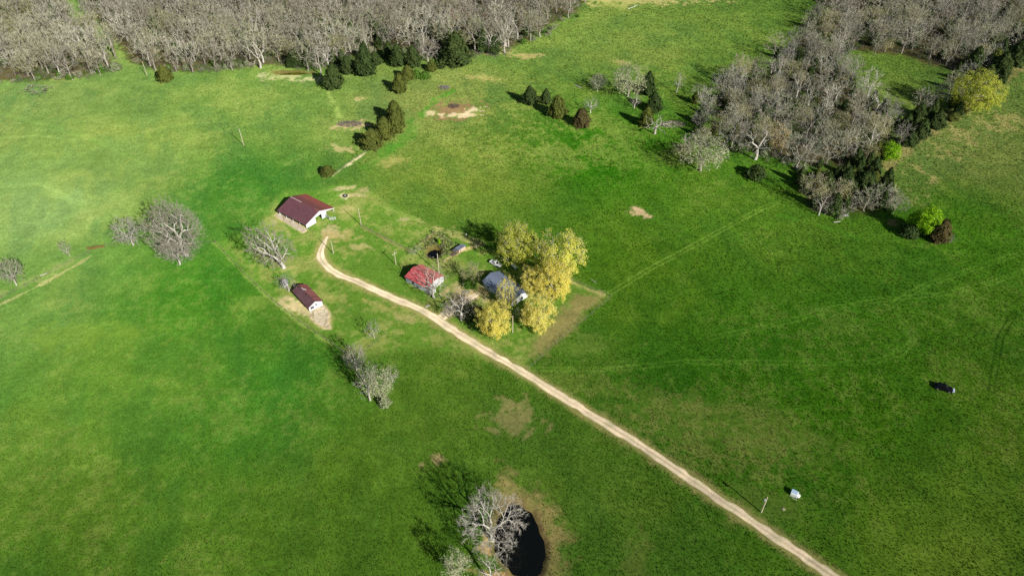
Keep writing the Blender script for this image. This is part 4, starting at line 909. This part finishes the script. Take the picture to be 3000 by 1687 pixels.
def shed():
    loc, ang, Wd, L = frame((907.4, 913.1), (946.1, 894.3), (865.5, 861.5)); e = empty('long_shed', loc, ang)
    tag(e, 'long low shed with patched maroon metal roof and white gable', 'shed')
    ev, rd = 2.1, 3.35; xr = Wd/2; k = (rd-ev)/xr; o = 0.3
    rl = roof_slope(-o, ev-o*k, xr, rd, -o, L+o).build('roof', metal_roof('dark_maroon_roof', srgb(100, 72, 78), srgb(128, 96, 96), 7, 'Y'), e)
    rr = roof_slope(xr, rd, Wd+o, ev-o*k, -o, L+o).build('roof', metal_roof('striped_maroon_roof', srgb(128, 74, 70), srgb(160, 98, 90), 7, 'Y'), e)
    pal = mottled('pale_patch', srgb(214, 196, 188), srgb(236, 226, 220), 2)
    MB().box(xr-.13, xr+.13, L*.68, L*.82, rd+.09, rd+.16).build('ridge_cap', pal, rr)
    mb = MB()
    for y in (L*.42, L*.5, L*.58, L*.66, L*.3, L*.16, L*.08):
        mb.prism([(xr+.1, y, rd-.1*k+.105), (Wd+o, y, ev-o*k+.105), (Wd+o, y+.1, ev-o*k+.105), (xr+.1, y+.1, rd-.1*k+.105)], (0, 0, .025))
    mb.build('roof_seams', mottled('pale_seam', srgb(172, 120, 112), srgb(196, 150, 140), 2), rr)
    MB().prism([(xr+.15, L*.66, rd-.15*k+.11), (xr+.9, L*.66, rd-.9*k+.11), (xr+.9, L*.73, rd-.9*k+.11), (xr+.15, L*.73, rd-.15*k+.11)], (0, 0, .03)).build('roof_patch', pal, rr)
    for (x, y) in ((xr-.5, L*.93), (xr-.35, L*.46)): MB().prism([(x-.22, y, rd-(xr-x+.22)*k+.108), (x+.22, y, rd-(xr-x-.22)*k+.108), (x+.22, y+.45, rd-(xr-x-.22)*k+.108), (x-.22, y+.45, rd-(xr-x+.22)*k+.108)], (0, 0, .012)).build('roof_hole', mottled('black_gap', (0.006, 0.006, 0.006), (0.012, 0.011, 0.01), 2), rl)
    for yy in (0, L-.12): mb = MB(); gable_seg(mb, 0, Wd, yy, 0, ev-.05, rd-.05, Wd); mb.build('wall', white_wall, e)
    mb = MB(); mb.box(0, .1, .121, L-.121, 0, ev-.1); mb.box(Wd-.1, Wd, .121, L-.121, 0, ev-.1); mb.build('side_wall', mottled('weathered_boards', srgb(96, 82, 72), srgb(134, 116, 100), 1.5), e)
    for x0, x1, z0, z1 in ((.6, 1.75, .75, 1.75), (2.5, 2.95, 1.35, 2.1)):
        f = MB().box(x0-.08, x1+.08, -.05, -.001, z0-.08, z1+.08).build('window', mottled('window_frame_grey', srgb(150, 150, 150), srgb(176, 176, 176), 3), e)
        mb = MB(); n = 2 if x1-x0 > .8 else 1
        for i in range(n):
            for j in range(2): mb.box(x0+(x1-x0)*i/n+.03, x0+(x1-x0)*(i+1)/n-.03, -.06, -.051, z0+(z1-z0)*j/2+.03, z0+(z1-z0)*(j+1)/2-.03)
        mb.build('pane', glass, f)
shed()
def garage():
    loc, ang, Wd, L = frame((1254, 859), (1300, 824), (1196, 821)); e = empty('garage', loc, ang)
    tag(e, 'white garage with bright red roof behind the white limbed tree', 'garage')
    ev, rd = 2.5, 3.9; xr = Wd/2; k = (rd-ev)/xr; o = .3
    rm = metal_roof('red_roof', srgb(208, 92, 98), srgb(230, 120, 120), 9, 'Y')
    r1 = roof_slope(-o, ev-o*k, xr, rd, -o, L+o).build('roof', rm, e); roof_slope(xr, rd, Wd+o, ev-o*k, -o, L+o).build('roof', metal_roof('faded_red_roof', srgb(216, 112, 108), srgb(236, 142, 132), 9, 'Y'), e)
    MB().box(xr-.12, xr+.12, -o, L+o, rd+.08, rd+.15).build('ridge_cap', rm, r1)
    for yy in (0, L-.12): mb = MB(); gable_seg(mb, 0, Wd, yy, 0, ev-.05, rd-.05, Wd); mb.build('wall', white_wall, e)
    mb = MB(); mb.box(0, .12, .121, L-.121, 0, ev-.1); mb.box(Wd-.12, Wd, .121, L-.121, 0, ev-.1); mb.build('side_wall', grey_wall, e)
    MB().box(3.4, 6.6, -.05, -.001, 0.05, 2.2).build('garage_door', mottled('door_white', srgb(224, 226, 228), srgb(244, 244, 244), 1), e)
    MB().box(7.0, 7.7, -.04, -.001, 0.05, 2.0).build('door', mottled('door_grey', srgb(190, 194, 200), srgb(210, 214, 220), 1), e)
    mb = MB(); mb.box(.3, 2.2, -1.7, -.002, 0, 1.9); mb.build('lean_to', grey_wall, e)
    MB().prism([(.15, -1.85, 1.91), (2.35, -1.85, 1.91), (2.35, 0, 2.3), (.15, 0, 2.3)], (0, 0, .07)).build('lean_to_roof', grey_metal, e)
    MB().box(-.06, -.001, L*.62, L*.72, .9, 1.8).build('window', glass, e)
garage()
def house():
    loc, ang, Wd, L = frame((1500, 898), (1547, 869), (1420.3, 838)); e = empty('farmhouse', loc, ang)
    tag(e, 'white farmhouse with dark shingle roof under the golden trees', 'house')
    ev, rd = 2.6, 4.1; xr = Wd/2; k = (rd-ev)/xr; o = .4
    sh = mottled('grey_shingles', srgb(98, 110, 132), srgb(142, 154, 176), 2.2, 0.9, detail=8, stretch=(1, 1, 3), bump=.3)
    r = roof_slope(-o, ev-o*k, xr, rd, -o, L+o).build('roof', sh, e); roof_slope(xr, rd, Wd+o, ev-o*k, -o, L+o).build('roof', sh, e)
    MB().box(xr-.12, xr+.12, -o, L+o, rd+.08, rd+.14).build('ridge_cap', sh, r)
    MB().box(xr+.5, xr+1.1, L*.55, L*.55+.6, rd-.6, rd+.7).build('chimney', mottled('brick', srgb(120, 70, 56), srgb(150, 96, 78), 3), r)
    for yy in (0, L-.12): mb = MB(); gable_seg(mb, 0, Wd, yy, 0, ev-.05, rd-.05, Wd); mb.build('wall', white_wall, e)
    mb = MB(); mb.box(0, .12, .121, L-.121, 0, ev-.1); mb.box(Wd-.12, Wd, .121, L-.121, 0, ev-.1); mb.build('side_wall', mottled('blue_white_siding', srgb(198, 214, 230), srgb(222, 234, 244), 1), e)
    for x in (1.2, 4.2):
        f = MB().box(x-.08, x+1.08, -.05, -.001, .9, 2.1).build('window', trim_w, e); MB().box(x, x+1, -.06, -.051, .98, 2.02).build('pane', glass, f)
    for y in (L*.25, L*.8):
        f = MB().box(-.05, -.001, y-.08, y+1.08, .9, 2.0).build('window', trim_w, e); MB().box(-.06, -.051, y, y+1, .98, 1.92).build('pane', glass, f)
    d = MB().box(-.05, -.001, L*.55, L*.55+.95, .05, 2.05).build('door', mottled('door_blue', srgb(120, 140, 160), srgb(140, 160, 180), 1), e)
    mb = MB(); mb.box(1.6, 3.2, -1.6, -.002, 0, .3); mb.build('porch_step', mottled('porch_concrete', srgb(196, 200, 200), srgb(220, 222, 220), 2), e)
house()
def outhouse():
    x, y, z = G(838, 838); e = empty('outhouse', (x, y, z), R(25)); tag(e, 'tiny white outhouse with grey roof beside the long shed', 'outhouse')
    MB().box(-.75, .75, -.75, .75, -.2, 1.7).build('wall', white_wall, e)
    MB().prism([(-.95, -.95, 1.72), (.95, -.95, 1.72), (.95, .95, 2.1), (-.95, .95, 2.1)], (0, 0, .08)).build('roof', grey_metal, e)
    MB().box(-.3, .3, -.79, -.751, 0.05, 1.5).build('door', mottled('outhouse_door', srgb(200, 200, 196), srgb(216, 216, 210), 2), e)
outhouse()
def coop():
    x, y, z = G(1345, 741); e = empty('chicken_coop', (x, y, z), R(48)); tag(e, 'small chicken coop with grey metal roof by the garden pond', 'coop')
    mb = MB(); mb.box(0, 3.4, 0, 1.9, -.2, 1.25); mb.build('wall', mottled('coop_boards', srgb(196, 168, 150), srgb(226, 206, 192), 3, stretch=(.5, 1, 4)), e)
    MB().prism([(-.2, -.25, 1.5), (3.6, -.25, 1.5), (3.6, 2.1, 1.27), (-.2, 2.1, 1.27)], (0, 0, .06)).build('roof', metal_roof('coop_roof', srgb(128, 136, 152), srgb(156, 164, 180), 9, 'X'), e)
    MB().box(.5, 1.1, -.04, -.001, .1, 1.05).build('door', mottled('coop_door', srgb(150, 130, 116), srgb(170, 150, 136), 3), e)
    mb = MB()
    for i in range(4):
        for yy in (0.0, 2.0): mb.tube([(-.2-i*1.05, yy, 0), (-.2-i*1.05, yy, 1.3)], .045, 4)
        mb.tube([(-.2-i*1.05, 0, 1.3), (-.2-i*1.05, 2.0, 1.3)], .04, 4)
    for zz in (.35, .8, 1.3):
        for yy in (0.0, 2.0): mb.tube([(-.2, yy, zz), (-3.35, yy, zz)], .03, 4)
        mb.tube([(-3.35, 0, zz), (-3.35, 2, zz)], .03, 4)
    mb.build('pen', wood_grey, e)
    MB().box(-3.3, -.25, .05, 1.95, -.02, .07).build('litter', mottled('coop_litter', srgb(88, 72, 60), srgb(126, 104, 88), 1.5), e)
    MB().prism([(-1.8, .1, 1.36), (-.25, .1, 1.36), (-.25, 1.9, 1.36), (-1.8, 1.9, 1.36)], (0, 0, .04)).build('pen_cover', mottled('pen_tarp', srgb(92, 92, 98), srgb(120, 118, 120), 2), e)
coop()
def wellhouse():
    x, y, z = G(2326, 1449); e = empty('well_house', (x, y, z), R(-34)); tag(e, 'small white well house with pale blue lid alone near the road', 'well house')
    w, d, h = 1.75, 1.45, 1.05
    MB().box(-w/2, w/2, -d/2, d/2, -.2, h).build('wall', mottled('well_white', srgb(228, 230, 226), srgb(246, 246, 242), 2, .6), e, bevel=.06)
    MB().box(-w/2-.04, w/2*.75, -d/2+.25, d/2+.05, h+.005, h+.09).build('lid', mottled('pale_blue_lid', srgb(170, 196, 226), srgb(190, 212, 236), 2, .5), e, bevel=.03)
    MB().lathe([(.02, -.5), (.38, -.45), (.52, -.2), (.55, .2), (.42, .45), (.02, .5)], 12, 'y', (w/2+.12, 0, .42)).build('pressure_tank', trim_w, e, True)
    MB().tube([(-.8, -1.0, .05), (.1, -1.15, .05), (1.1, -1.2, .04)], .07, 6).build('pipe', mottled('pale_pipe', srgb(190, 200, 170), srgb(206, 214, 190), 2), e)
wellhouse()
def box_thing(name, px, ang, w, d, h, c1, c2, label, cat):
    x, y, z = G(*px); e = empty(name, (x, y, z), ang); tag(e, label, cat); mt = mottled(name, c1, c2, 2)
    MB().box(-w/2, w/2, -d/2, d/2, -.2, h).build('base', mt, e, bevel=.04); MB().box(-w/2+.12, w/2-.12, -d/2+.12, d/2-.12, h+.002, h+.05).build('lid', mt, e, bevel=.02)
box_thing('concrete_cover', (2295, 1491), R(30), .95, .8, .12, srgb(140, 140, 104), srgb(168, 168, 130), 'square concrete cover in the grass below the well house', 'concrete cover')
box_thing('concrete_cover', (1252, 897), R(25), 1.5, .9, .2, srgb(176, 172, 150), srgb(206, 202, 184), 'pale concrete cover on the lawn beside the gravel road', 'concrete cover')

# ------------------------------------------------------------------ vehicles, tanks
rubber = mottled('tyre_rubber', (0.015, 0.015, 0.015), (0.03, 0.03, 0.03), 4); rim_m = mottled('rim', srgb(120, 120, 124), srgb(160, 160, 164), 4, .4)
def wheels(e, xs, ys, r=.33):
    for x in xs:
        for y in ys:
            w = MB().lathe([(r*.55, -.11), (r, -.1), (r, .1), (r*.55, .11)], 16, 'y', (x, y, r)).build('wheel', rubber, e, False); MB().lathe([(r*.5, -.115), (r*.56, 0), (r*.5, .115)], 12, 'y', (x, y, r)).build('rim', rim_m, w)
def loft(prof, ys):
    """car shell: side outline (x,z) swept across the width with tumblehome factors (y, inset)"""
    mb = MB(); n = len(prof); i0 = 0
    for (y, ins, dz) in ys:
        for (x, z) in prof: mb.v.append((x*(1-ins), y, z-dz*(1 if z > .5 else 0)))
    for k in range(len(ys)-1):
        for j in range(n): j2 = (j+1) % n; mb.f.append([k*n+j, k*n+j2, (k+1)*n+j2, (k+1)*n+j])
    mb.f.append(list(range(n))); mb.f.append([(len(ys)-1)*n+j for j in range(n)][::-1]); return mb
def pickup():
    x, y, z = G(1452, 776); e = empty('pickup_truck', (x, y, z), math.atan2(-2.6, 3.0)); tag(e, 'white pickup truck parked behind the house', 'pickup truck')
    wp = mottled('white_paint', srgb(232, 232, 228), srgb(246, 246, 244), 1, .35, spec=.5)
    prof = [(-2.4, .35), (2.35, .35), (2.4, .75), (2.2, .98), (.95, 1.05), (-2.4, 1.0)]
    loft(prof, [(-.88, .02, .06), (-.8, 0, 0), (.8, 0, 0), (.88, .02, .06)]).build('body', wp, e)
    cab = [(-.55, 1.0), (1.05, 1.0), (.45, 1.68), (-.45, 1.7)]
    loft(cab, [(-.78, 0, 0), (-.66, .0, 0), (.66, .0, 0), (.78, 0, 0)]).build('cab', wp, e)
    MB().prism([(1.04, -.6, 1.06), (1.04, .6, 1.06), (.5, .55, 1.66), (.5, -.55, 1.66)], (.03, 0, .02)).build('windscreen', glass, e)
    MB().box(-2.3, -.62, -.78, .78, 1.005, 1.06).build('bed_cover', mottled('bed_cover', srgb(222, 222, 218), srgb(240, 240, 236), 1), e)
    for s in (-1, 1):
        MB().prism([(-.4, s*.785, 1.08), (.85, s*.785, 1.08), (.4, s*.785, 1.58), (-.38, s*.785, 1.58)], (0, s*.012, 0)).build('window', glass, e)
        MB().box(2.37, 2.42, s*.62-.14, s*.62+.14, .62, .78).build('headlight', trim_w, e)
    wheels(e, (-1.55, 1.5), (-.78, .78), .36)
pickup()
def black_car():
    x, y, z = G(2764, 1140); e = empty('car', (x, y, z), math.atan2(-1.35, 3.0)); e.scale = (1.08, 1.12, 1.1); tag(e, 'long black car with pale front parked in the right pasture', 'car')
    bp = mottled('black_paint', (0.004, 0.004, 0.006), (0.008, 0.008, 0.011), 1, .35, spec=.25)
    prof = [(-2.5, .3), (2.0, .3), (2.1, .55), (1.95, .78), (.9, .92), (-2.2, .98), (-2.55, .75)]
    loft(prof, [(-.92, .06, .1), (-.8, 0, 0), (.8, 0, 0), (.92, .06, .1)]).build('body', bp, e, bevel=.08)
    cab = [(-2.0, .95), (.85, .92), (.1, 1.42), (-1.5, 1.44)]
    loft(cab, [(-.78, 0, 0), (-.6, .02, 0), (.6, .02, 0), (.78, 0, 0)]).build('cab', bp, e, bevel=.06)
    dg = mottled('tinted_glass', (0.004, 0.005, 0.008), (0.008, 0.01, 0.014), 2, .2, spec=.3)
    MB().prism([(.84, -.58, .98), (.84, .58, .98), (.16, .52, 1.4), (.16, -.52, 1.4)], (.02, 0, .02)).build('windscreen', dg, e)
    for s in (-1, 1): MB().prism([(-1.7, s*.79, 1.0), (.5, s*.79, 1.0), (.05, s*.72, 1.36), (-1.4, s*.72, 1.36)], (0, s*.012, 0)).build('window', dg, e)
    pf = mottled('pale_front', srgb(168, 184, 214), srgb(196, 206, 228), 2, .4)
    f = loft([(2.12, .34), (2.55, .38), (2.62, .6), (2.4, .76), (2.12, .74)], [(-.55, .01, 0), (-.4, 0, 0), (.4, 0, 0), (.55, .01, 0)]).build('front_end', pf, e, bevel=.05)
    for s in (-1, 1): MB().box(2.6, 2.64, s*.36-.1, s*.36+.1, .5, .62).build('headlight', trim_w, f)
    wheels(e, (-1.6, 1.35), (-.82, .82), .33)
black_car()
def propane():
    x, y, z = G(1505, 785); e = empty('propane_tank', (x, y, z), math.atan2(-2.6, 1.8)); tag(e, 'white capsule shaped propane tank in the shade behind the house', 'propane tank')
    tp = mottled('tank_white', srgb(222, 230, 236), srgb(240, 244, 246), 1, .4); r = .55; pr = [(r*sin(t), -1.2-r*.8*cos(t)) for t in np.linspace(0.05, pi/2, 6)]+[(r*sin(t), 1.2-r*.8*cos(t)) for t in np.linspace(pi/2, pi-.05, 6)]
    MB().lathe(pr, 18, 'x', (0, 0, 1.0)).build('tank', tp, e, True); MB().lathe([(.2, 1.5), (.22, 1.62), (.16, 1.72), (.02, 1.74)], 12).build('dome_lid', mottled('dome', srgb(60, 70, 80), srgb(80, 92, 104), 2), e)
    for sx in (-.8, .8): MB().box(sx-.12, sx+.12, -.4, .4, -.1, .52).build('leg', mottled('tank_leg', srgb(150, 150, 146), srgb(170, 170, 166), 2), e)
propane()
def trough():
    x, y, z = G(1012, 575); e = empty('water_trough', (x, y, z)); tag(e, 'round black tyre trough with pale middle in the worn ground right of the barn', 'trough')
    MB().lathe([(.62, 0), (.95, .05), (1.0, .3), (.92, .5), (.7, .5), (.62, .3)], 20).build('rim', rubber, e, True); MB().lathe([(.01, .28), (.6, .28), (.6, .33), (.01, .34)], 14).build('filling', mottled('pale_stones', srgb(170, 170, 166), srgb(206, 206, 200), 4), e)
trough()

# ------------------------------------------------------------------ poles
def pole(px, top, label, cross=0.0, transformer=False, lean=None, r=.13, ang=0.0):
    x, y, z = G(*px); h = topz(y, top)-z; e = empty('utility_pole', (x, y, z), ang); tag(e, label, 'utility pole', 'utility poles of the farm')
    MB().tube([(0, 0, -.3), (.02, 0, h*.5), (0, 0, h)], [r*1.15, r, r*.8], 8).build('post', pole_m, e)
    if cross:
        MB().box(-cross, cross, -.18, -.07, h-.65, h-.5).build('crossarm', pole_m, e)
        for s in (-.85, 0.1, .85): MB().lathe([(.05, h-.5), (.07, h-.4), (.03, h-.3)], 8, 'z', (s*cross, -.12, 0)).build('insulator', trim_w, e)
    if transformer: MB().lathe([(.1, h-1.75), (.24, h-1.7), (.24, h-.95), (.12, h-.88)], 12, 'z', (-.42, 0, 0)).build('transformer', grey_metal, e, True)
    else: MB().lathe([(.05, h), (.06, h+.06), (.03, h+.14)], 8).build('insulator', trim_w, e)
pole_m = mottled('pole_wood', srgb(186, 176, 150), srgb(216, 206, 182), 2, .9, stretch=(3, 3, .3))
pole((431, 222), 181, 'leaning wooden pole at the mouth of the grassy ride', r=.16)
pole((714, 427), 378, 'bare wooden pole alone in the middle of the left pasture', r=.15)
pole((1058, 660), 611, 'utility pole with insulators right of the barn', ang=R(20))
pole((977, 743), 705, 'short utility pole at the bend of the gravel road', r=.14)
pole((1160, 776), 739, 'utility pole with crossarm left of the red roofed garage', cross=1.1, ang=R(45))
pole((1286, 800), 743, 'utility pole right behind the red roofed garage', r=.15)
pole((1502, 974), 925, 'utility pole right of the golden tree by the road', r=.14)
pole((2230, 1500), 1455, 'utility pole with grey transformer beside the gravel road', transformer=True, r=.15)

# ------------------------------------------------------------------ fences
wire_m = mottled('fence_wire', srgb(120, 118, 110), srgb(150, 146, 136), 3, .6)
def fence(px, label, gap=3.6, h=1.2, name='wire_fence', pm=None):
    P = gpts(px); e = empty(name, (P[0][0], P[0][1], 0)); tag(e, label, 'fence'); mb = MB(); posts = []
    for a, b in zip(P[:-1], P[1:]):
        n = max(1, int(np.hypot(*(b-a))/gap))
        for i in range(n): posts.append(a+(b-a)*i/n)
    posts.append(P[-1]); pts = []
    for p in posts:
        z = float(hz(p[0], p[1])); q = (p[0]-P[0][0], p[1]-P[0][1], z); pts.append(q); j = random.uniform(-.04, .04)
    for q in pts[:98]: MB().tube([(q[0], q[1], q[2]-.2), (q[0]+random.uniform(-.05, .05), q[1], q[2]+h*random.uniform(.95, 1.12))], .07, 5).build('post', pm or wood_grey, e)
    for f in (.35, .65, .95): mb.tube([(q[0], q[1], q[2]+h*f) for q in pts], .018, 3)
    mb.build('wires', wire_m, e)
fence([(632, 712), (720, 808), (800, 882), (880, 945), (975, 1010), (1010, 1036)], 'wire fence along the lower left side of the yard')
fence([(1640, 806), (1730, 846), (1788, 868)], 'wire fence from the yellow trees to the right yard corner')
fence([(1790, 870), (1735, 920), (1650, 988), (1545, 1084)], 'wire fence along the right side of the yard down to the road')
fence([(-30, 892), (110, 822), (200, 772), (262, 742)], 'wire fence along the worn track at the left edge')
fence([(310, 722), (400, 715), (520, 718), (632, 712)], 'wire fence between the rusty gate and the yard corner')
fence([(985, 508), (1030, 476), (1075, 446)], 'wire fence from the barn up to the cedar row')
fence([(1060, 664), (1110, 690), (1150, 712), (1222, 745)], 'overgrown fence between the barn pole and the garden')
fence([(1272, 684), (1226, 722), (1284, 776), (1335, 748)], 'low fence around the garden pond', 2.6, .9)
fence([(1275, 684), (1310, 706), (1345, 728)], 'low fence on the upper side of the garden pond', 2.6, .9)
fence([(1130, 980), (1085, 1018), (1040, 1060)], 'sagging fence below the yard by the small grey tree')
def stake(px, h, label):
    x, y, z = G(*px); e = empty('fence_post', (x, y, z)); tag(e, label, 'post'); MB().tube([(0, 0, -.2), (0.05, 0, h)], .11, 6).build('post', trim_w, e); MB().tube([(.05, 0, h), (.05, 0, h+.07)], [.13, .08], 6).build('cap', trim_w, e)
stake((1395, 726), 1.5, 'white post at the end of the worn garden path'); stake((1366, 694), 1.5, 'white post in the grass above the chicken coop')

# ------------------------------------------------------------------ brush heaps, logs, garden weeds
def heap(px, wpx, dpx, h, label, cols, n=420, name='brush_pile'):
    x, y, z = G(*px); m = mpp(y); a = wpx*m/2; b = abs(G(px[0], px[1]-dpx/2)[1]-G(px[0], px[1]+dpx/2)[1])/2
    e = empty(name, (x, y, z)); tag(e, label, 'brush pile')
    t = rng.uniform(0, 2*pi, n); r = np.sqrt(rng.random(n)); p = np.stack([a*r*np.cos(t), b*r*np.sin(t), h*(1-r**1.5)*rng.random(n)], 1)
    d = rng.normal(0, 1, (n, 3)); d[:, 2] *= .35; d /= np.linalg.norm(d, axis=1)[:, None]; ln = rng.uniform(.8, 2.4, n)[:, None]
    br = [([p[i]-d[i]*ln[i]*.5, p[i], p[i]+d[i]*ln[i]*.5], .07, .02, 0) for i in range(n//5)]
    V, F = tubes(br, 4); me = tri_mesh('logs', V, F); link('logs', me, tree_mat(name+'_logs', cols, 0.1), e)
    V = ribbons(p-d*ln*.5, p+d*ln*.5, np.full(n, .12)); link('sticks', tri_mesh('sticks', V, np.arange(len(V)).reshape(-1, 3)), tree_mat(name+'_sticks', cols, 0.1), e)
gcol = [(.20, .16, .13), (.30, .25, .21), (.40, .34, .28)]
heap((1024, 364), 78, 18, 1.5, 'long grey brown brush pile on bare ground left of the cedar row', gcol, 700)
heap((1300, 258), 34, 12, 1.3, 'small lilac grey brush pile above the dry mud pond', [(.24, .2, .21), (.36, .31, .32)], 260)
heap((1328, 312), 34, 14, .8, 'dark brush pile inside the dry mud pond', [(.12, .09, .07), (.22, .17, .14)], 260)
heap((1972, 366), 80, 20, 1.5, 'pale brush pile right of the white dead tree', [(.34, .28, .23), (.5, .43, .37)], 480)
heap((2470, 632), 30, 8, .8, 'white pile of broken rock and branches at the foot of the right wood', [(.55, .53, .5), (.7, .68, .66)], 150)
heap((1365, 855), 22, 8, .5, 'low scatter of pale sticks on the bare yard', [(.4, .36, .3), (.5, .46, .4)], 60)
def log(px, px2, r, label):
    a, b = G(*px), G(*px2); e = empty('fallen_log', a); tag(e, label, 'log'); d = (b[0]-a[0], b[1]-a[1], b[2]-a[2])
    MB().tube([(0, 0, r*.8), (d[0]*.5+.05, d[1]*.5-.06, d[2]*.5+r*.9), (d[0], d[1], d[2]+r*.6)], [r, r*.85, r*.45], 7).build('stem', bark_pale, e)
    MB().tube([(d[0]*.55, d[1]*.55, r*.8), (d[0]*.62+.5, d[1]*.62+.45, r*1.6)], [r*.5, r*.15], 5).build('branch_stub', bark_pale, e)
log((1732, 818), (1748, 832), .12, 'fallen pale branch in the grass right of the yellow grove')
log((1840, 28), (1870, 16), .25, 'pale fallen log at the top edge of the far field')
log((2442, 652), (2462, 650), .2, 'white log lying under the right wood clump')
log((1686, 252), (1705, 260), .3, 'pale log lying left of the small round bare tree')
log((118, 808), (140, 800), .15, 'pale log beside the worn track at the left edge')
def weeds():
    P = []
    x0, y0, _ = G(1283, 722); cx, cy, rx, ry = PONDS[1][:4]
    a = rng.normal(0, 1, (480, 2))*[3.2, 4.2]+[x0, y0]; q = np.hypot((a[:, 0]-cx)/rx, (a[:, 1]-cy)/ry); a = a[(q > 1.25)]
    z = hz(a[:, 0], a[:, 1]); P = np.stack([a[:, 0], a[:, 1], z+.25], 1)
    V = leaves(P, 5, .2, .42, .8); me = tri_mesh('garden_weeds', V, np.arange(len(V)).reshape(-1, 3)); me.materials.append(tree_mat('weed_leaves', [(.06, .11, .02), (.16, .2, .07), (.36, .34, .2)], 0.0))
    tag(link('garden_weeds', me), 'rank weeds and dead stalks around the garden pond', 'weeds', kind='stuff')
    plant(BUSH_L, (1287, 714), 700, 12, 'tiny lime green bush beside the garden pond')
    plant(TWIGBUSH, (1214, 745), 725, 34, 'dark bare shrub left of the garden pond')
weeds()
